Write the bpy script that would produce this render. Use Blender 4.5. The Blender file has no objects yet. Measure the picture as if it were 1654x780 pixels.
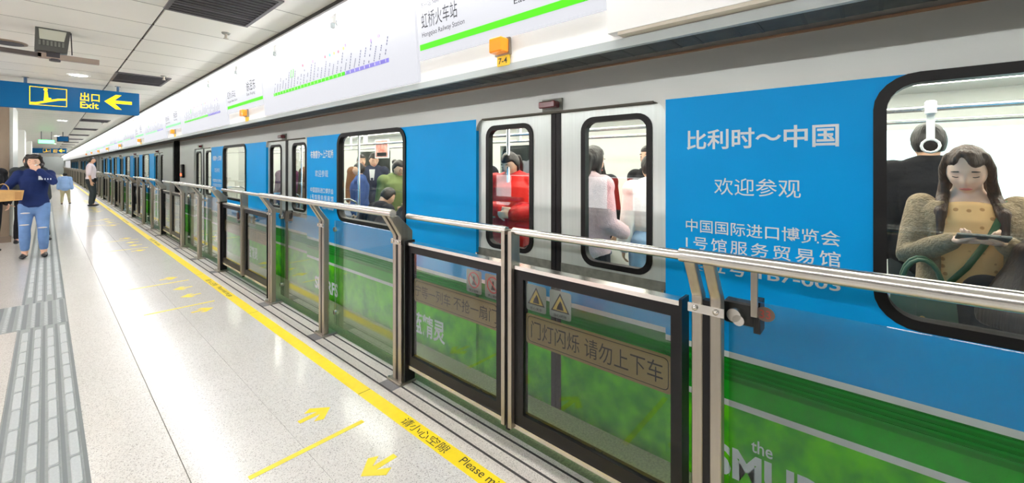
import bpy, math, random
from mathutils import Vector, Matrix, noise
random.seed(7)
SC = bpy.context.scene
COL = SC.collection
R = math.radians

# ------------------------------------------------------------------ camera, world, exposure
cam_d = bpy.data.cameras.new('camera')
cam_d.sensor_width = 36.0
cam_d.lens = 36.0 * 662.0 / 1654.0
cam_d.shift_y = -(390.0 - 266.0) / 1654.0
cam_d.clip_start = 0.05
cam = bpy.data.objects.new('camera', cam_d)
COL.objects.link(cam)
cam.location = (0, 0, 1.5)
cam.rotation_euler = (R(90), 0, -math.atan2(752, 662))
SC.camera = cam

world = bpy.data.worlds.new('world')
SC.world = world
world.use_nodes = True
world.node_tree.nodes['Background'].inputs[0].default_value = (1, 1, 1, 1)
world.node_tree.nodes['Background'].inputs[1].default_value = 0.35

SC.view_settings.view_transform = 'Standard'
SC.view_settings.look = 'None'
SC.view_settings.gamma = 1.0
SC.view_settings.use_curve_mapping = False
SC.view_settings.exposure = 1.0
SC.cycles.transparent_max_bounces = 32
SC.cycles.max_bounces = 10
SC.cycles.sample_clamp_indirect = 6.0
TUBE_E = 44.0      # fluorescent tubes
SIGN_E = 0.40      # backlit header signs
DOWN_E = 30.0      # ceiling downlights
TRAIN_E = 10.5      # light strips inside the train

# ------------------------------------------------------------------ mesh helpers
def lin(c):
    c = c / 255.0
    return c / 12.92 if c <= 0.04045 else ((c + 0.055) / 1.055) ** 2.4

def rgb(r, g, b):
    return (lin(r), lin(g), lin(b), 1.0)

class M:
    """collects shapes; build() links them as one mesh object"""
    def __init__(s):
        s.v = []; s.f = []
    def add(s, v, f):
        o = len(s.v)
        s.v += [tuple(p) for p in v]
        s.f += [tuple(i + o for i in q) for q in f]
        return s
    def box(s, x0, x1, y0, y1, z0, z1, ch=0.0):
        if ch > 0:
            c = ch
            v = []; 
            for z, e in ((z0, c), (z0 + c, 0), (z1 - c, 0), (z1, c)):
                a, b, d, h = x0 + e, x1 - e, y0 + e, y1 - e
                k = c if e == 0 else c * 0.4
                v += [(a + k, d, z), (b - k, d, z), (b, d + k, z), (b, h - k, z), (b - k, h, z), (a + k, h, z), (a, h - k, z), (a, d + k, z)]
            f = [tuple(range(7, -1, -1)), tuple(range(24, 32))]
            for r in range(3):
                for i in range(8):
                    j = (i + 1) % 8
                    f.append((r * 8 + i, r * 8 + j, r * 8 + 8 + j, r * 8 + 8 + i))
            return s.add(v, f)
        v = [(x0, y0, z0), (x1, y0, z0), (x1, y1, z0), (x0, y1, z0), (x0, y0, z1), (x1, y0, z1), (x1, y1, z1), (x0, y1, z1)]
        return s.add(v, [(3, 2, 1, 0), (4, 5, 6, 7), (0, 1, 5, 4), (1, 2, 6, 5), (2, 3, 7, 6), (3, 0, 4, 7)])
    def bar(s, p, q, w, h, up=(0, 0, 1)):
        p = Vector(p); q = Vector(q); d = (q - p).normalized(); up = Vector(up)
        if abs(d.dot(up)) > 0.99: up = Vector((0, 1, 0))
        a = d.cross(up).normalized() * w / 2; b = a.cross(d).normalized() * h / 2
        v = [p - a - b, p + a - b, p + a + b, p - a + b, q - a - b, q + a - b, q + a + b, q - a + b]
        return s.add(v, [(3, 2, 1, 0), (4, 5, 6, 7), (0, 1, 5, 4), (1, 2, 6, 5), (2, 3, 7, 6), (3, 0, 4, 7)])
    def tube(s, pts, rads, n=12, side=None, cap=True, rnd=False):
        """loft of ellipses along pts; rads are r or (ra, rb); ra lies along side"""
        pts = [Vector(p) for p in pts]
        rr = [(r, r) if not isinstance(r, (tuple, list)) else r for r in rads]
        if rnd:
            d0 = (pts[0] - pts[1]).normalized(); d1 = (pts[-1] - pts[-2]).normalized()
            m0 = min(rr[0]); m1 = min(rr[-1])
            pre = [(pts[0] + d0 * m0 * a, (rr[0][0] * b, rr[0][1] * b)) for a, b in ((0.95, 0.3), (0.7, 0.7))]
            post = [(pts[-1] + d1 * m1 * a, (rr[-1][0] * b, rr[-1][1] * b)) for a, b in ((0.7, 0.7), (0.95, 0.3))]
            pts = [a for a, _ in pre] + pts + [a for a, _ in post]
            rr = [b for _, b in pre] + rr + [b for _, b in post]
        v = []; f = []
        prev = Vector(side) if side is not None else None
        for i, p in enumerate(pts):
            t = (pts[min(i + 1, len(pts) - 1)] - pts[max(i - 1, 0)]).normalized()
            if prev is None:
                prev = Vector((1, 0, 0)) if abs(t.x) < 0.9 else Vector((0, 1, 0))
            a = (prev - t * prev.dot(t))
            if a.length < 1e-5: a = t.orthogonal()
            a.normalize(); b = t.cross(a)
            if side is None: prev = a
            for k in range(n):
                w = 2 * math.pi * k / n
                v.append(p + a * math.cos(w) * rr[i][0] + b * math.sin(w) * rr[i][1])
        for i in range(len(pts) - 1):
            for k in range(n):
                j = (k + 1) % n
                f.append((i * n + k, i * n + j, i * n + n + j, i * n + n + k))
        if cap:
            f.append(tuple(range(n - 1, -1, -1))); f.append(tuple(range((len(pts) - 1) * n, len(pts) * n)))
        return s.add(v, f)
    def cyl(s, p, q, r, n=16, r2=None):
        return s.tube([p, q], [r, r if r2 is None else r2], n)
    def ell(s, c, r, rot=None, nu=14, nv=9):
        v = []; f = []
        c = Vector(c)
        for j in range(nv + 1):
            ph = math.pi * j / nv
            for i in range(nu):
                th = 2 * math.pi * i / nu
                p = Vector((r[0] * math.sin(ph) * math.cos(th), r[1] * math.sin(ph) * math.sin(th), r[2] * math.cos(ph)))
                if rot is not None: p = rot @ p
                v.append(c + p)
        for j in range(nv):
            for i in range(nu):
                k = (i + 1) % nu
                f.append((j * nu + i, j * nu + nu + i, j * nu + nu + k, j * nu + k))
        return s.add(v, f)
    def prism(s, poly, fn, a, b):
        """poly of (u, w); fn(u, w, t) -> point; from t=a to t=b"""
        n = len(poly)
        v = [fn(u, w, a) for u, w in poly] + [fn(u, w, b) for u, w in poly]
        f = [tuple(range(n - 1, -1, -1)), tuple(range(n, 2 * n))]
        f += [(i, (i + 1) % n, n + (i + 1) % n, n + i) for i in range(n)]
        return s.add(v, f)
    def ring(s, outer, inner, fn, a, b):
        """frame between two loops of equal length, thickness a..b"""
        n = len(outer)
        v = [fn(u, w, t) for t in (a, b) for lp in (outer, inner) for u, w in lp]
        f = []
        for i in range(n):
            j = (i + 1) % n
            f.append((i, j, n + j, n + i))
            f.append((2 * n + j, 2 * n + i, 3 * n + i, 3 * n + j))
            f.append((j, i, 2 * n + i, 2 * n + j))
            f.append((n + i, n + j, 3 * n + j, 3 * n + i))
        return s.add(v, f)
    def build(s, name, mt, parent=None, smooth=False, fix=True):
        me = bpy.data.meshes.new(name)
        me.from_pydata(s.v, [], s.f)
        if fix:
            import bmesh
            bm = bmesh.new(); bm.from_mesh(me)
            bmesh.ops.recalc_face_normals(bm, faces=bm.faces)
            bm.to_mesh(me); bm.free()
        return link(name, me, mt, parent, smooth)

def link(name, me, mt, parent=None, smooth=False):
    if mt is not None and not me.materials: me.materials.append(mt)
    if smooth: me.shade_smooth()
    o = bpy.data.objects.new(name, me)
    COL.objects.link(o)
    if parent is not None: o.parent = parent
    return o

def smooth_angle(o, deg=40):
    me = o.data
    me.shade_smooth()
    try: me.set_sharp_from_angle(angle=R(deg))
    except Exception: pass
    return o

def tag(o, label=None, cat=None, group=None, kind=None):
    if label: o['label'] = label
    if cat: o['category'] = cat
    if group: o['group'] = group
    if kind: o['kind'] = kind
    return o

def thing(name, label, cat, loc=(0, 0, 0), rz=0.0, group=None):
    o = bpy.data.objects.new(name, None)
    o.empty_display_size = 0.1
    COL.objects.link(o)
    o.location = loc; o.rotation_euler = (0, 0, rz)
    return tag(o, label, cat, group)

def copy_tree(o, parent=None):
    c = o.copy(); COL.objects.link(c)
    c.parent = parent
    for ch in list(o.children): copy_tree(ch, c)
    return c

def rrect(u0, u1, w0, w1, r, n=6):
    pts = []
    for cx, cy, a0 in ((u1 - r, w1 - r, 0), (u0 + r, w1 - r, 90), (u0 + r, w0 + r, 180), (u1 - r, w0 + r, 270)):
        for i in range(n + 1):
            a = R(a0 + 90 * i / n)
            pts.append((cx + r * math.cos(a), cy + r * math.sin(a)))
    return pts

def corners_like(u0, u1, w0, w1, n=6):
    return [c for c in ((u1, w1), (u0, w1), (u0, w0), (u1, w0)) for _ in range(n + 1)]

def YZ(x, dx=1.0):
    return lambda u, w, t: (x + dx * t, u, w)

TEXT_CACHE = {}
def lettering(body, mt, parent, origin, xdir, ydir, w=None, h=None, size=None, align='C', bold=0.0, th=0.001, name='lettering', space=1.0, shear=0.0):
    """flat print: origin is the middle (C) or left (L) of the line at half height"""
    key = (body, bold, space, shear)
    if key not in TEXT_CACHE:
        cu = bpy.data.curves.new('lettering', 'FONT')
        cu.body = body; cu.offset = bold; cu.resolution_u = 3; cu.space_character = space; cu.shear = shear
        ob = bpy.data.objects.new('lettering', cu); COL.objects.link(ob)
        dg = bpy.context.evaluated_depsgraph_get()
        me = bpy.data.meshes.new_from_object(ob.evaluated_get(dg))
        TEXT_CACHE[key] = ([v.co.copy() for v in me.vertices], [tuple(p.vertices) for p in me.polygons])
        bpy.data.objects.remove(ob); bpy.data.curves.remove(cu); bpy.data.meshes.remove(me)
    vs, fs = TEXT_CACHE[key]
    x0 = min(v.x for v in vs); x1 = max(v.x for v in vs); y0 = min(v.y for v in vs); y1 = max(v.y for v in vs)
    if size: sx = sy = size
    else:
        sy = h / (y1 - y0) if h else None
        sx = w / (x1 - x0) if w else sy
        if sy is None: sy = sx
    X = Vector(xdir).normalized(); Y = Vector(ydir).normalized(); N = X.cross(Y) * th
    o = Vector(origin)
    ax = (x0 + x1) / 2 if align == 'C' else x0
    ay = (y0 + y1) / 2
    pts = [o + X * (v.x - ax) * sx + Y * (v.y - ay) * sy + N for v in vs]
    me = bpy.data.meshes.new(name)
    me.from_pydata([tuple(p) for p in pts], [], fs)
    return link(name, me, mt, parent)

# ------------------------------------------------------------------ materials
MATS = {}
def mat(name, c, rough=0.5, metal=0.0, spec=0.5, noise_s=0.0, noise_a=0.0, bump=0.0, bump_s=60.0, emit=0.0, stretch=(1, 1, 1), detail=4.0, c2=None, sub=0.0, coat=0.0):
    if name in MATS: return MATS[name]
    m = bpy.data.materials.new(name); m.use_nodes = True
    nt = m.node_tree; N = nt.nodes; L = nt.links
    b = N['Principled BSDF']
    col = rgb(*c)
    b.inputs['Base Color'].default_value = col
    b.inputs['Roughness'].default_value = rough
    b.inputs['Metallic'].default_value = metal
    b.inputs['Specular IOR Level'].default_value = spec
    if coat: b.inputs['Coat Weight'].default_value = coat
    if sub:
        b.inputs['Subsurface Weight'].default_value = sub
        b.inputs['Subsurface Radius'].default_value = (0.02, 0.008, 0.005)
    if emit:
        b.inputs['Emission Color'].default_value = col
        b.inputs['Emission Strength'].default_value = emit
    if noise_a or bump:
        tc = N.new('ShaderNodeTexCoord'); mp = N.new('ShaderNodeMapping')
        mp.inputs['Scale'].default_value = stretch
        L.new(tc.outputs['Object'], mp.inputs['Vector'])
    if noise_a:
        nz = N.new('ShaderNodeTexNoise'); nz.inputs['Scale'].default_value = noise_s; nz.inputs['Detail'].default_value = detail
        L.new(mp.outputs['Vector'], nz.inputs['Vector'])
        rp = N.new('ShaderNodeValToRGB')
        d = rgb(*c2) if c2 else tuple(x * (1 - noise_a) for x in col[:3]) + (1,)
        rp.color_ramp.elements[0].position = 0.35; rp.color_ramp.elements[0].color = d
        rp.color_ramp.elements[1].position = 0.65; rp.color_ramp.elements[1].color = col
        L.new(nz.outputs['Fac'], rp.inputs['Fac']); L.new(rp.outputs['Color'], b.inputs['Base Color'])
        if emit: L.new(rp.outputs['Color'], b.inputs['Emission Color'])
    if bump:
        n2 = N.new('ShaderNodeTexNoise'); n2.inputs['Scale'].default_value = bump_s; n2.inputs['Detail'].default_value = 3
        L.new(mp.outputs['Vector'], n2.inputs['Vector'])
        bp = N.new('ShaderNodeBump'); bp.inputs['Strength'].default_value = bump; bp.inputs['Distance'].default_value = 0.01
        L.new(n2.outputs['Fac'], bp.inputs['Height']); L.new(bp.outputs['Normal'], b.inputs['Normal'])
    MATS[name] = m
    return m

def glass(name, tint, ior=1.5, rough=0.0, refl=1.0, power=5.0):
    """clear sheet: tinted see-through plus fresnel mirror"""
    if name in MATS: return MATS[name]
    m = bpy.data.materials.new(name); m.use_nodes = True
    nt = m.node_tree; N = nt.nodes; L = nt.links
    N.remove(N['Principled BSDF'])
    out = N['Material Output']
    tr = N.new('ShaderNodeBsdfTransparent'); tr.inputs[0].default_value = tint + (1,)
    gl = N.new('ShaderNodeBsdfGlossy'); gl.inputs['Color'].default_value = (refl, refl, refl, 1); gl.inputs['Roughness'].default_value = rough
    r0 = ((ior - 1) / (ior + 1)) ** 2
    lw = N.new('ShaderNodeLayerWeight'); lw.inputs['Blend'].default_value = 0.5
    pw = N.new('ShaderNodeMath'); pw.operation = 'POWER'; pw.inputs[1].default_value = power
    L.new(lw.outputs['Facing'], pw.inputs[0])
    fr = N.new('ShaderNodeMath'); fr.operation = 'MULTIPLY_ADD'; fr.inputs[1].default_value = 1 - r0; fr.inputs[2].default_value = r0
    L.new(pw.outputs[0], fr.inputs[0])
    mx = N.new('ShaderNodeMixShader')
    L.new(fr.outputs[0], mx.inputs[0]); L.new(tr.outputs[0], mx.inputs[1]); L.new(gl.outputs[0], mx.inputs[2])
    L.new(mx.outputs[0], out.inputs['Surface'])
    MATS[name] = m
    return m

def granite(name, base, dark, light, rough=0.22, speck=260.0, broad=0.08, coat=0.0):
    if name in MATS: return MATS[name]
    m = bpy.data.materials.new(name); m.use_nodes = True
    nt = m.node_tree; N = nt.nodes; L = nt.links
    b = N['Principled BSDF']
    tc = N.new('ShaderNodeTexCoord')
    geo = N.new('ShaderNodeNewGeometry')
    vo = N.new('ShaderNodeTexVoronoi'); vo.inputs['Scale'].default_value = speck
    L.new(geo.outputs['Position'], vo.inputs['Vector'])
    sp = N.new('ShaderNodeSeparateColor'); L.new(vo.outputs['Color'], sp.inputs[0])
    rp = N.new('ShaderNodeValToRGB'); cr = rp.color_ramp
    cr.elements[0].position = 0.0; cr.elements[0].color = rgb(*dark)
    cr.elements[1].position = 1.0; cr.elements[1].color = rgb(*light)
    e = cr.elements.new(0.2); e.color = rgb(*base)
    e = cr.elements.new(0.7); e.color = rgb(*base)
    L.new(sp.outputs[0], rp.inputs['Fac'])
    nz = N.new('ShaderNodeTexNoise'); nz.inputs['Scale'].default_value = 1.3; nz.inputs['Detail'].default_value = 5
    L.new(geo.outputs['Position'], nz.inputs['Vector'])
    mx = N.new('ShaderNodeMixRGB'); mx.blend_type = 'MULTIPLY'; mx.inputs[0].default_value = 1.0
    r2 = N.new('ShaderNodeValToRGB')
    r2.color_ramp.elements[0].position = 0.3; r2.color_ramp.elements[0].color = (1 - broad, 1 - broad, 1 - broad * 1.2, 1)
    r2.color_ramp.elements[1].position = 0.7; r2.color_ramp.elements[1].color = (1, 1, 1, 1)
    L.new(nz.outputs['Fac'], r2.inputs['Fac'])
    L.new(rp.outputs['Color'], mx.inputs[1]); L.new(r2.outputs['Color'], mx.inputs[2])
    L.new(mx.outputs[0], b.inputs['Base Color'])
    b.inputs['Roughness'].default_value = rough
    b.inputs['Coat Weight'].default_value = coat; b.inputs['Coat Roughness'].default_value = 0.16
    MATS[name] = m
    return m

m_floor = granite('floor_granite', (224, 219, 214), (150, 142, 138), (240, 238, 235), rough=0.34, coat=0.9)
m_floor2 = granite('edge_granite', (219, 211, 205), (150, 142, 136), (238, 232, 228), rough=0.4, speck=320)
m_joint = mat('joint_grout', (128, 122, 114), 0.9)
m_edge = mat('edge_stone', (128, 138, 104), 0.3, noise_s=90, noise_a=0.4, bump=0.1, bump_s=200)  # green tint paints in the train's green reflected by the stone
m_tact = mat('tactile_grey', (150, 155, 155), 0.55, noise_s=30, noise_a=0.12)
m_tact_d = mat('tactile_groove', (122, 127, 128), 0.7)
m_tact_l = mat('tactile_bar_grey', (190, 195, 196), 0.5, noise_s=120, noise_a=0.10)
m_slip = mat('black_grip', (70, 66, 66), 0.8, noise_s=200, noise_a=0.3)
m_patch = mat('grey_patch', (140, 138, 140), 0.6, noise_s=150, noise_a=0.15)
m_yel = mat('yellow_paint', (252, 222, 22), 0.45, noise_s=25, noise_a=0.07)
m_yel2 = mat('pale_yellow_paint', (250, 228, 60), 0.45, noise_s=25, noise_a=0.06)
m_ink = mat('black_ink', (50, 46, 30), 0.6)
m_ink2 = mat('grey_ink', (30, 30, 33), 0.6, spec=0.1)
m_white = mat('white_paint', (238, 238, 236), 0.5)
m_print = mat('white_print', (228, 236, 242), 0.45)
m_ceil = mat('ceiling_cream', (228, 226, 217), 0.45, noise_s=1.5, noise_a=0.04)
m_ceilgap = mat('ceiling_gap', (40, 38, 34), 0.9)
m_dark = mat('dark_grille', (46, 42, 46), 0.6)
m_dark2 = mat('dark_grille_bar', (78, 72, 76), 0.5)
m_steel = mat('brushed_steel', (170, 162, 150), 0.32, metal=0.9, noise_s=40, noise_a=0.12, stretch=(1, 1, 0.05))
m_steel2 = mat('rail_steel', (214, 210, 204), 0.24, metal=1.0)
m_black = mat('black_frame', (17, 16, 17), 0.4, spec=0.25)
m_blackrub = mat('black_rubber', (13, 12, 13), 0.45, spec=0.25)
m_body = mat('train_grey', (186, 190, 186), 0.36, metal=0.25, noise_s=3, noise_a=0.06, stretch=(1, 0.3, 2))
m_door = mat('train_door_grey', (198, 206, 202), 0.28, metal=0.35, noise_s=60, noise_a=0.07, stretch=(1, 1, 0.03))
m_sill = mat('worn_sill', (126, 128, 120), 0.5, metal=0.3, noise_s=20, noise_a=0.3)
m_blue = mat('wrap_blue', (0, 162, 238), 0.4, noise_s=2.5, noise_a=0.05, spec=0.12)
m_green1 = mat('livery_dark_green', (0, 128, 18), 0.4, spec=0.12, noise_s=8, noise_a=0.15, stretch=(1, 0.2, 1))
m_green1b = mat('livery_ridge_green', (0, 140, 30), 0.4, spec=0.12)
m_green2 = mat('livery_mid_green', (26, 168, 36), 0.4, spec=0.12, noise_s=22, noise_a=0.14)
m_green3 = mat('livery_grass_green', (98, 208, 16), 0.45, spec=0.12, noise_s=9, noise_a=0.3, c2=(52, 158, 40), detail=8)
m_stripe = mat('livery_white', (222, 228, 230), 0.4)
m_maroon = mat('maroon_lamp', (104, 34, 40), 0.25, coat=0.5)
m_louv = mat('louvre_grey', (74, 74, 70), 0.7, noise_s=14, noise_a=0.35, stretch=(1, 1, 0.1))
m_trim = mat('fascia_trim_grey', (176, 184, 184), 0.45)
m_cream = mat('fascia_cream', (243, 243, 240), 0.5)
m_lit = mat('lit_sign_white', (58, 58, 62), 0.6, spec=0.1)
m_lit.node_tree.nodes['Principled BSDF'].inputs['Emission Color'].default_value = (0.93, 0.94, 1, 1)
m_lit.node_tree.nodes['Principled BSDF'].inputs['Emission Strength'].default_value = SIGN_E
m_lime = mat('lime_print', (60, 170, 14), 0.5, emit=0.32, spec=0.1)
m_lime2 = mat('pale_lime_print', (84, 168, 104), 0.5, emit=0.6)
m_violet = mat('violet_print', (84, 78, 150), 0.4, emit=0.35)
m_mapink = mat('map_ink', (50, 52, 84), 0.5, emit=0.3)
m_orange = mat('orange_lamp', (240, 140, 8), 0.3, emit=0.08, coat=0.3)
m_tag = mat('yellow_tag', (252, 206, 50), 0.5)
m_tube = mat('tube_light', (255, 255, 255), 0.3, emit=TUBE_E)
m_tube_added = mat('tube_light_opposite', (255, 255, 255), 0.3, emit=66.0)
m_down = mat('downlight_lens', (255, 250, 240), 0.3, emit=DOWN_E)
m_trainlight = mat('train_light', (255, 248, 234), 0.3, emit=TRAIN_E)
m_signblue = mat('sign_blue', (0, 80, 128), 0.35, emit=0.03, spec=0.2)
m_signyel = mat('sign_yellow', (252, 200, 0), 0.4, emit=0.5)
m_stone = mat('column_stone', (150, 132, 112), 0.35, noise_s=5, noise_a=0.2, stretch=(1, 1, 0.3))
m_trainin = mat('train_interior', (214, 216, 210), 0.4)
m_trainfl = mat('train_floor', (120, 118, 116), 0.4)
m_seat = mat('train_seat', (70, 84, 110), 0.5)
m_pole = mat('grab_pole', (214, 216, 216), 0.2, metal=0.8)
m_strap = mat('strap_plastic', (232, 234, 230), 0.4)
m_brown = mat('gold_film', (106, 92, 44), 0.5)
g_win = glass('window_glass', (0.93, 0.96, 0.95), 1.5)
g_fix = glass('barrier_glass', (0.86, 0.88, 0.88), 1.33, power=3.4)
g_gate = glass('gate_glass', (0.81, 0.83, 0.82), 1.42, power=3.8)
g_far = glass('far_glass', (0.9, 0.96, 0.96), 1.45)
ORD = ['first', 'second', 'third', 'fourth', 'fifth', 'sixth', 'seventh', 'eighth', 'ninth', 'tenth', 'eleventh', 'twelfth', 'thirteenth', 'fourteenth', 'fifteenth', 'sixteenth', 'seventeenth', 'eighteenth', 'nineteenth', 'twentieth']
YEND = 92.0

# ================================================================== STRUCTURE
# ---- platform floor
base = M().box(-3.2, 1.345, -4, YEND, -0.3, -0.004)
floor = tag(base.build('floor', m_joint), kind='structure')
cols = [(-3.2, -1.95), (-1.947, -1.02), (-1.018, -0.175), (0.135, 0.449), (0.453, 0.9), (0.9015, 1.345)]
SLAB = {}
def slab(x0, x1, y0, y1):
    key = (round(x0, 3), round(x1, 3), round(y1 - y0, 3))
    if key not in SLAB:
        mm = M().box(x0, x1, 0, y1 - y0, -0.03, 0.0)
        o = mm.build('slab', m_floor, floor); SLAB[key] = o.data
    else:
        o = link('slab', SLAB[key], None, floor)
    o.location.y = y0
    return o
P = 0.9
rows = [-1.8 + P * i for i in range(30)]
for y in rows:
    for i, (a, b) in enumerate(cols):
        if i < 2 and y > 14: continue
        if i == 2 and 5.3 < y < 7.0 and False: continue
        slab(a, b, y + 0.0006, y + P - 0.0006)
yf = rows[-1] + P
for i, (a, b) in enumerate(cols):
    slab(a, b, yf, YEND) if i >= 2 else slab(a, b, 15.3 if i < 2 else yf, YEND)

# tactile paving strip and crossing
ts = M().box(-0.1735, 0.1335, -1.8, 60, -0.01, 0.0008).build('tactile_strip', m_tact, floor)
gm = M()
for i in range(5):
    x = -0.165 + i * 0.0735
    gm.box(x - 0.004, x + 0.012, -1.8, 60, -0.005, 0.0016)
gm.build('groove', m_tact_d, ts)
bar_me = None
for cidx in range(4):
    xc = -0.122 + cidx * 0.0735
    y = 1.9 + (cidx % 2) * 0.03
    while y < 19.5:
        if not (5.45 < y < 6.85):
            if bar_me is None:
                w = 0.019
                poly = rrect(-w, w, 0, 0.268, 0.008, 2)
                mm = M()
                n = len(poly)
                top = [(u * 0.82, 0.004 + v * 0.97, 0.0065) for u, v in poly]
                bot = [(u, v, 0.0) for u, v in poly]
                mm.add(bot + top, [tuple(range(n, 2 * n))] + [(i, (i + 1) % n, n + (i + 1) % n, n + i) for i in range(n)])
                o = mm.build('tactile_bar', m_tact_l, ts); bar_me = o.data
            else:
                o = link('tactile_bar', bar_me, None, ts)
            o.location = (xc, y, 0.0008)
        y += 0.29
cx = M().box(-3.2, 0.135, 5.78, 6.8, -0.01, 0.0022).build('tactile_crossing', m_tact, floor)
gm = M()
for i in range(40):
    x = 0.11 - i * 0.082
    gm.box(x - 0.018, x + 0.012, 5.79, 6.79, 0.0, 0.003)
gm.build('groove', m_tact_d, cx)
dm = M()
for i in range(40):
    for j in range(16):
        dm.cyl((0.083 - i * 0.0833, 5.83 + j * 0.0625, 0.002), (0.083 - i * 0.0833, 5.83 + j * 0.0625, 0.007), 0.017, 6, 0.011)
tag(dm.build('tactile_dot', m_tact_l, cx), kind='stuff')

# yellow warning stripe, granite edge strips with black grip lines, polished edge
ws = M().box(1.345, 1.432, -4, YEND, -0.03, 0.0012).build('warning_stripe', m_yel, floor)
for k in range(8):
    yy = 2.07 + 4.45 * k
    lettering('请小心空隙', m_ink, ws, (1.389, yy, 0.0015), (0, -1, 0), (1, 0, 0), w=0.40, h=0.062, align='L', th=0.0006)
    if k < 5:
        lettering('Please mind the gap', m_ink, ws, (1.389, yy - 0.50, 0.0015), (0, -1, 0), (1, 0, 0), h=0.062, align='L', th=0.0006)
for k in range(-1, 8):
    M().box(1.346, 1.431, 2.52 + 2.2 * k, 2.524 + 2.2 * k, 0.001, 0.0015).build('joint_line', m_ink2, ws)
for x0, x1 in ((1.432, 1.499), (1.511, 1.579), (1.591, 1.663), (1.675, 1.706)):
    M().box(x0, x1, -4, YEND, -0.03, 0.0).build('edge_strip', m_floor2, floor)
for x0, x1 in ((1.499, 1.511), (1.579, 1.591), (1.663, 1.675)):
    M().box(x0, x1, -4, YEND, -0.03, 0.0015).build('grip_line', m_slip, floor)
M().box(1.706, 2.08, -4, YEND, -0.45, -0.002).build('edge_stone', m_edge, floor)

# floor arrows and queue lines at each door
def floor_arrow(x, y, ang, mt, s=1.0):
    # points along +x before rotation: one arrow with two swept barbs and a tail
    pts = [(0.0, 0.0), (-0.085, 0.085), (-0.13, 0.06), (-0.07, 0.017), (-0.19, 0.017), (-0.19, -0.017), (-0.07, -0.017), (-0.13, -0.06), (-0.085, -0.085)]
    c, sn = math.cos(ang), math.sin(ang)
    mm = M()
    n = len(pts)
    v = [(x + s * (c * a - sn * b), y + s * (sn * a + c * b), z) for z in (0.0, 0.0012) for a, b in pts]
    mm.add(v, [tuple(range(n, 2 * n))] + [(i, (i + 1) % n, n + (i + 1) % n, n + i) for i in range(n)])
    return mm.build('floor_arrow', mt, floor)
for k in range(6):
    yc = 1.55 + 4.45 * k
    for dy in (0.69, -0.55):
        M().box(0.64, 1.225, yc + dy - 0.016, yc + dy + 0.016, -0.005, 0.001).build('queue_line', m_yel2, floor)
    floor_arrow(1.16, yc + 0.97, R(4), m_yel)
    floor_arrow(1.00, yc + 0.30, R(180), m_yel2)
    floor_arrow(1.00, yc - 0.12, R(180), m_yel2)
    floor_arrow(1.16, yc - 0.80, R(4), m_yel)

# ---- track bed and far track wall
tag(M().box(2.08, 6.3, -4, YEND, -1.3, -1.15).build('floor_track', mat('track_bed', (60, 58, 56), 0.9)), kind='structure')
wt = tag(M().box(6.2, 6.4, -4, YEND, -1.3, 3.6).build('wall_track', mat('track_wall', (196, 204, 204), 0.7, noise_s=2, noise_a=0.1)), kind='structure')
tag(M().box(1.75, 6.4, -4, YEND, 3.5, 3.6).build('ceiling_track', mat('track_ceiling', (70, 70, 70), 0.9)), kind='structure')

# ---- platform ceiling: 0.6 m metal panels either side of a dark slot
ceil = tag(M().box(-3.2, 1.44, -4, YEND, 2.72, 2.8).build('ceiling', m_ceilgap), kind='structure')
cp = {}
def cpanel(x0, x1, y0, y1):
    key = (x0, x1, round(y1 - y0, 3))
    if key not in cp:
        o = M().box(x0, x1, 0, y1 - y0, 2.7, 2.725).build('ceiling_panel', m_ceil, ceil); cp[key] = o.data
    else: o = link('ceiling_panel', cp[key], None, ceil)
    o.location.y = y0
CG = 0.009
n_c = 44
m_seam = mat('ceiling_seam', (96, 92, 84), 0.8)
for i in range(n_c):
    y0 = -1.85 + 0.59 * i
    M().box(-1.3, 1.435, y0 - 0.003, y0 + 0.003, 2.6996, 2.712).build('joint_strip', m_seam, ceil)
    for (a, b) in ((-3.2, -1.32), (-1.316, 0.595), (0.611, 1.44)):
        if b < -1 and i > 22: continue
        cpanel(a, b, y0 + CG / 2, y0 + 0.59 - CG / 2)
for (a, b) in ((-3.2, -1.32), (-1.316, 0.595), (0.611, 1.44)):
    ys = -1.85 + 0.59 * (23 if b < -1 else n_c)
    cpanel(a, b, ys, YEND)
# ---- light trough between ceiling and header
trough = tag(M().box(1.44, 1.80, -4, YEND, 2.715, 2.8).build('trim_1', m_white), kind='structure')
M().box(1.405, 1.442, -4, YEND, 2.66, 2.70).build('shadow_trim', mat('trough_lip', (170, 170, 172), 0.5), trough)
M().box(1.399, 1.405, -4, YEND, 2.675, 2.701).build('dark_edge', m_ceilgap, trough)

# ---- header fascia over the doors
TILT = -0.075
def hx(z, off=0.0): return 1.70 + off + TILT * (z - 2.06)
def slope_box(mm, off0, off1, y0, y1, z0, z1):
    v = []
    for z in (z0, z1):
        v += [(hx(z, off0), y0, z), (hx(z, off1), y0, z), (hx(z, off1), y1, z), (hx(z, off0), y1, z)]
    return mm.add(v, [(3, 2, 1, 0), (4, 5, 6, 7), (0, 1, 5, 4), (1, 2, 6, 5), (2, 3, 7, 6), (3, 0, 4, 7)])
head = tag(slope_box(M(), 0.006, 0.12, -4, YEND, 2.062, 2.715).build('wall_header', m_cream), kind='structure')
M().box(1.695, 1.72, -4, YEND, 2.022, 2.062).build('bottom_trim', m_trim, head)
M().box(1.72, 1.875, -4, YEND, 2.024, 2.06).build('louvre_base', m_louv, head)
M().box(1.83, 1.87, -4, YEND, 2.06, 3.5).build('header_back', m_louv, head)
lm = M()
for i in range(220):
    y = -2 + i * 0.115 + random.uniform(-0.02, 0.02)
    lm.box(1.722, 1.874, y, y + 0.012, 2.0225, 2.0245)
tag(lm.build('louvre_slat', mat('louvre_slat_dark', (60, 60, 57), 0.7), head), kind='stuff')

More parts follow.
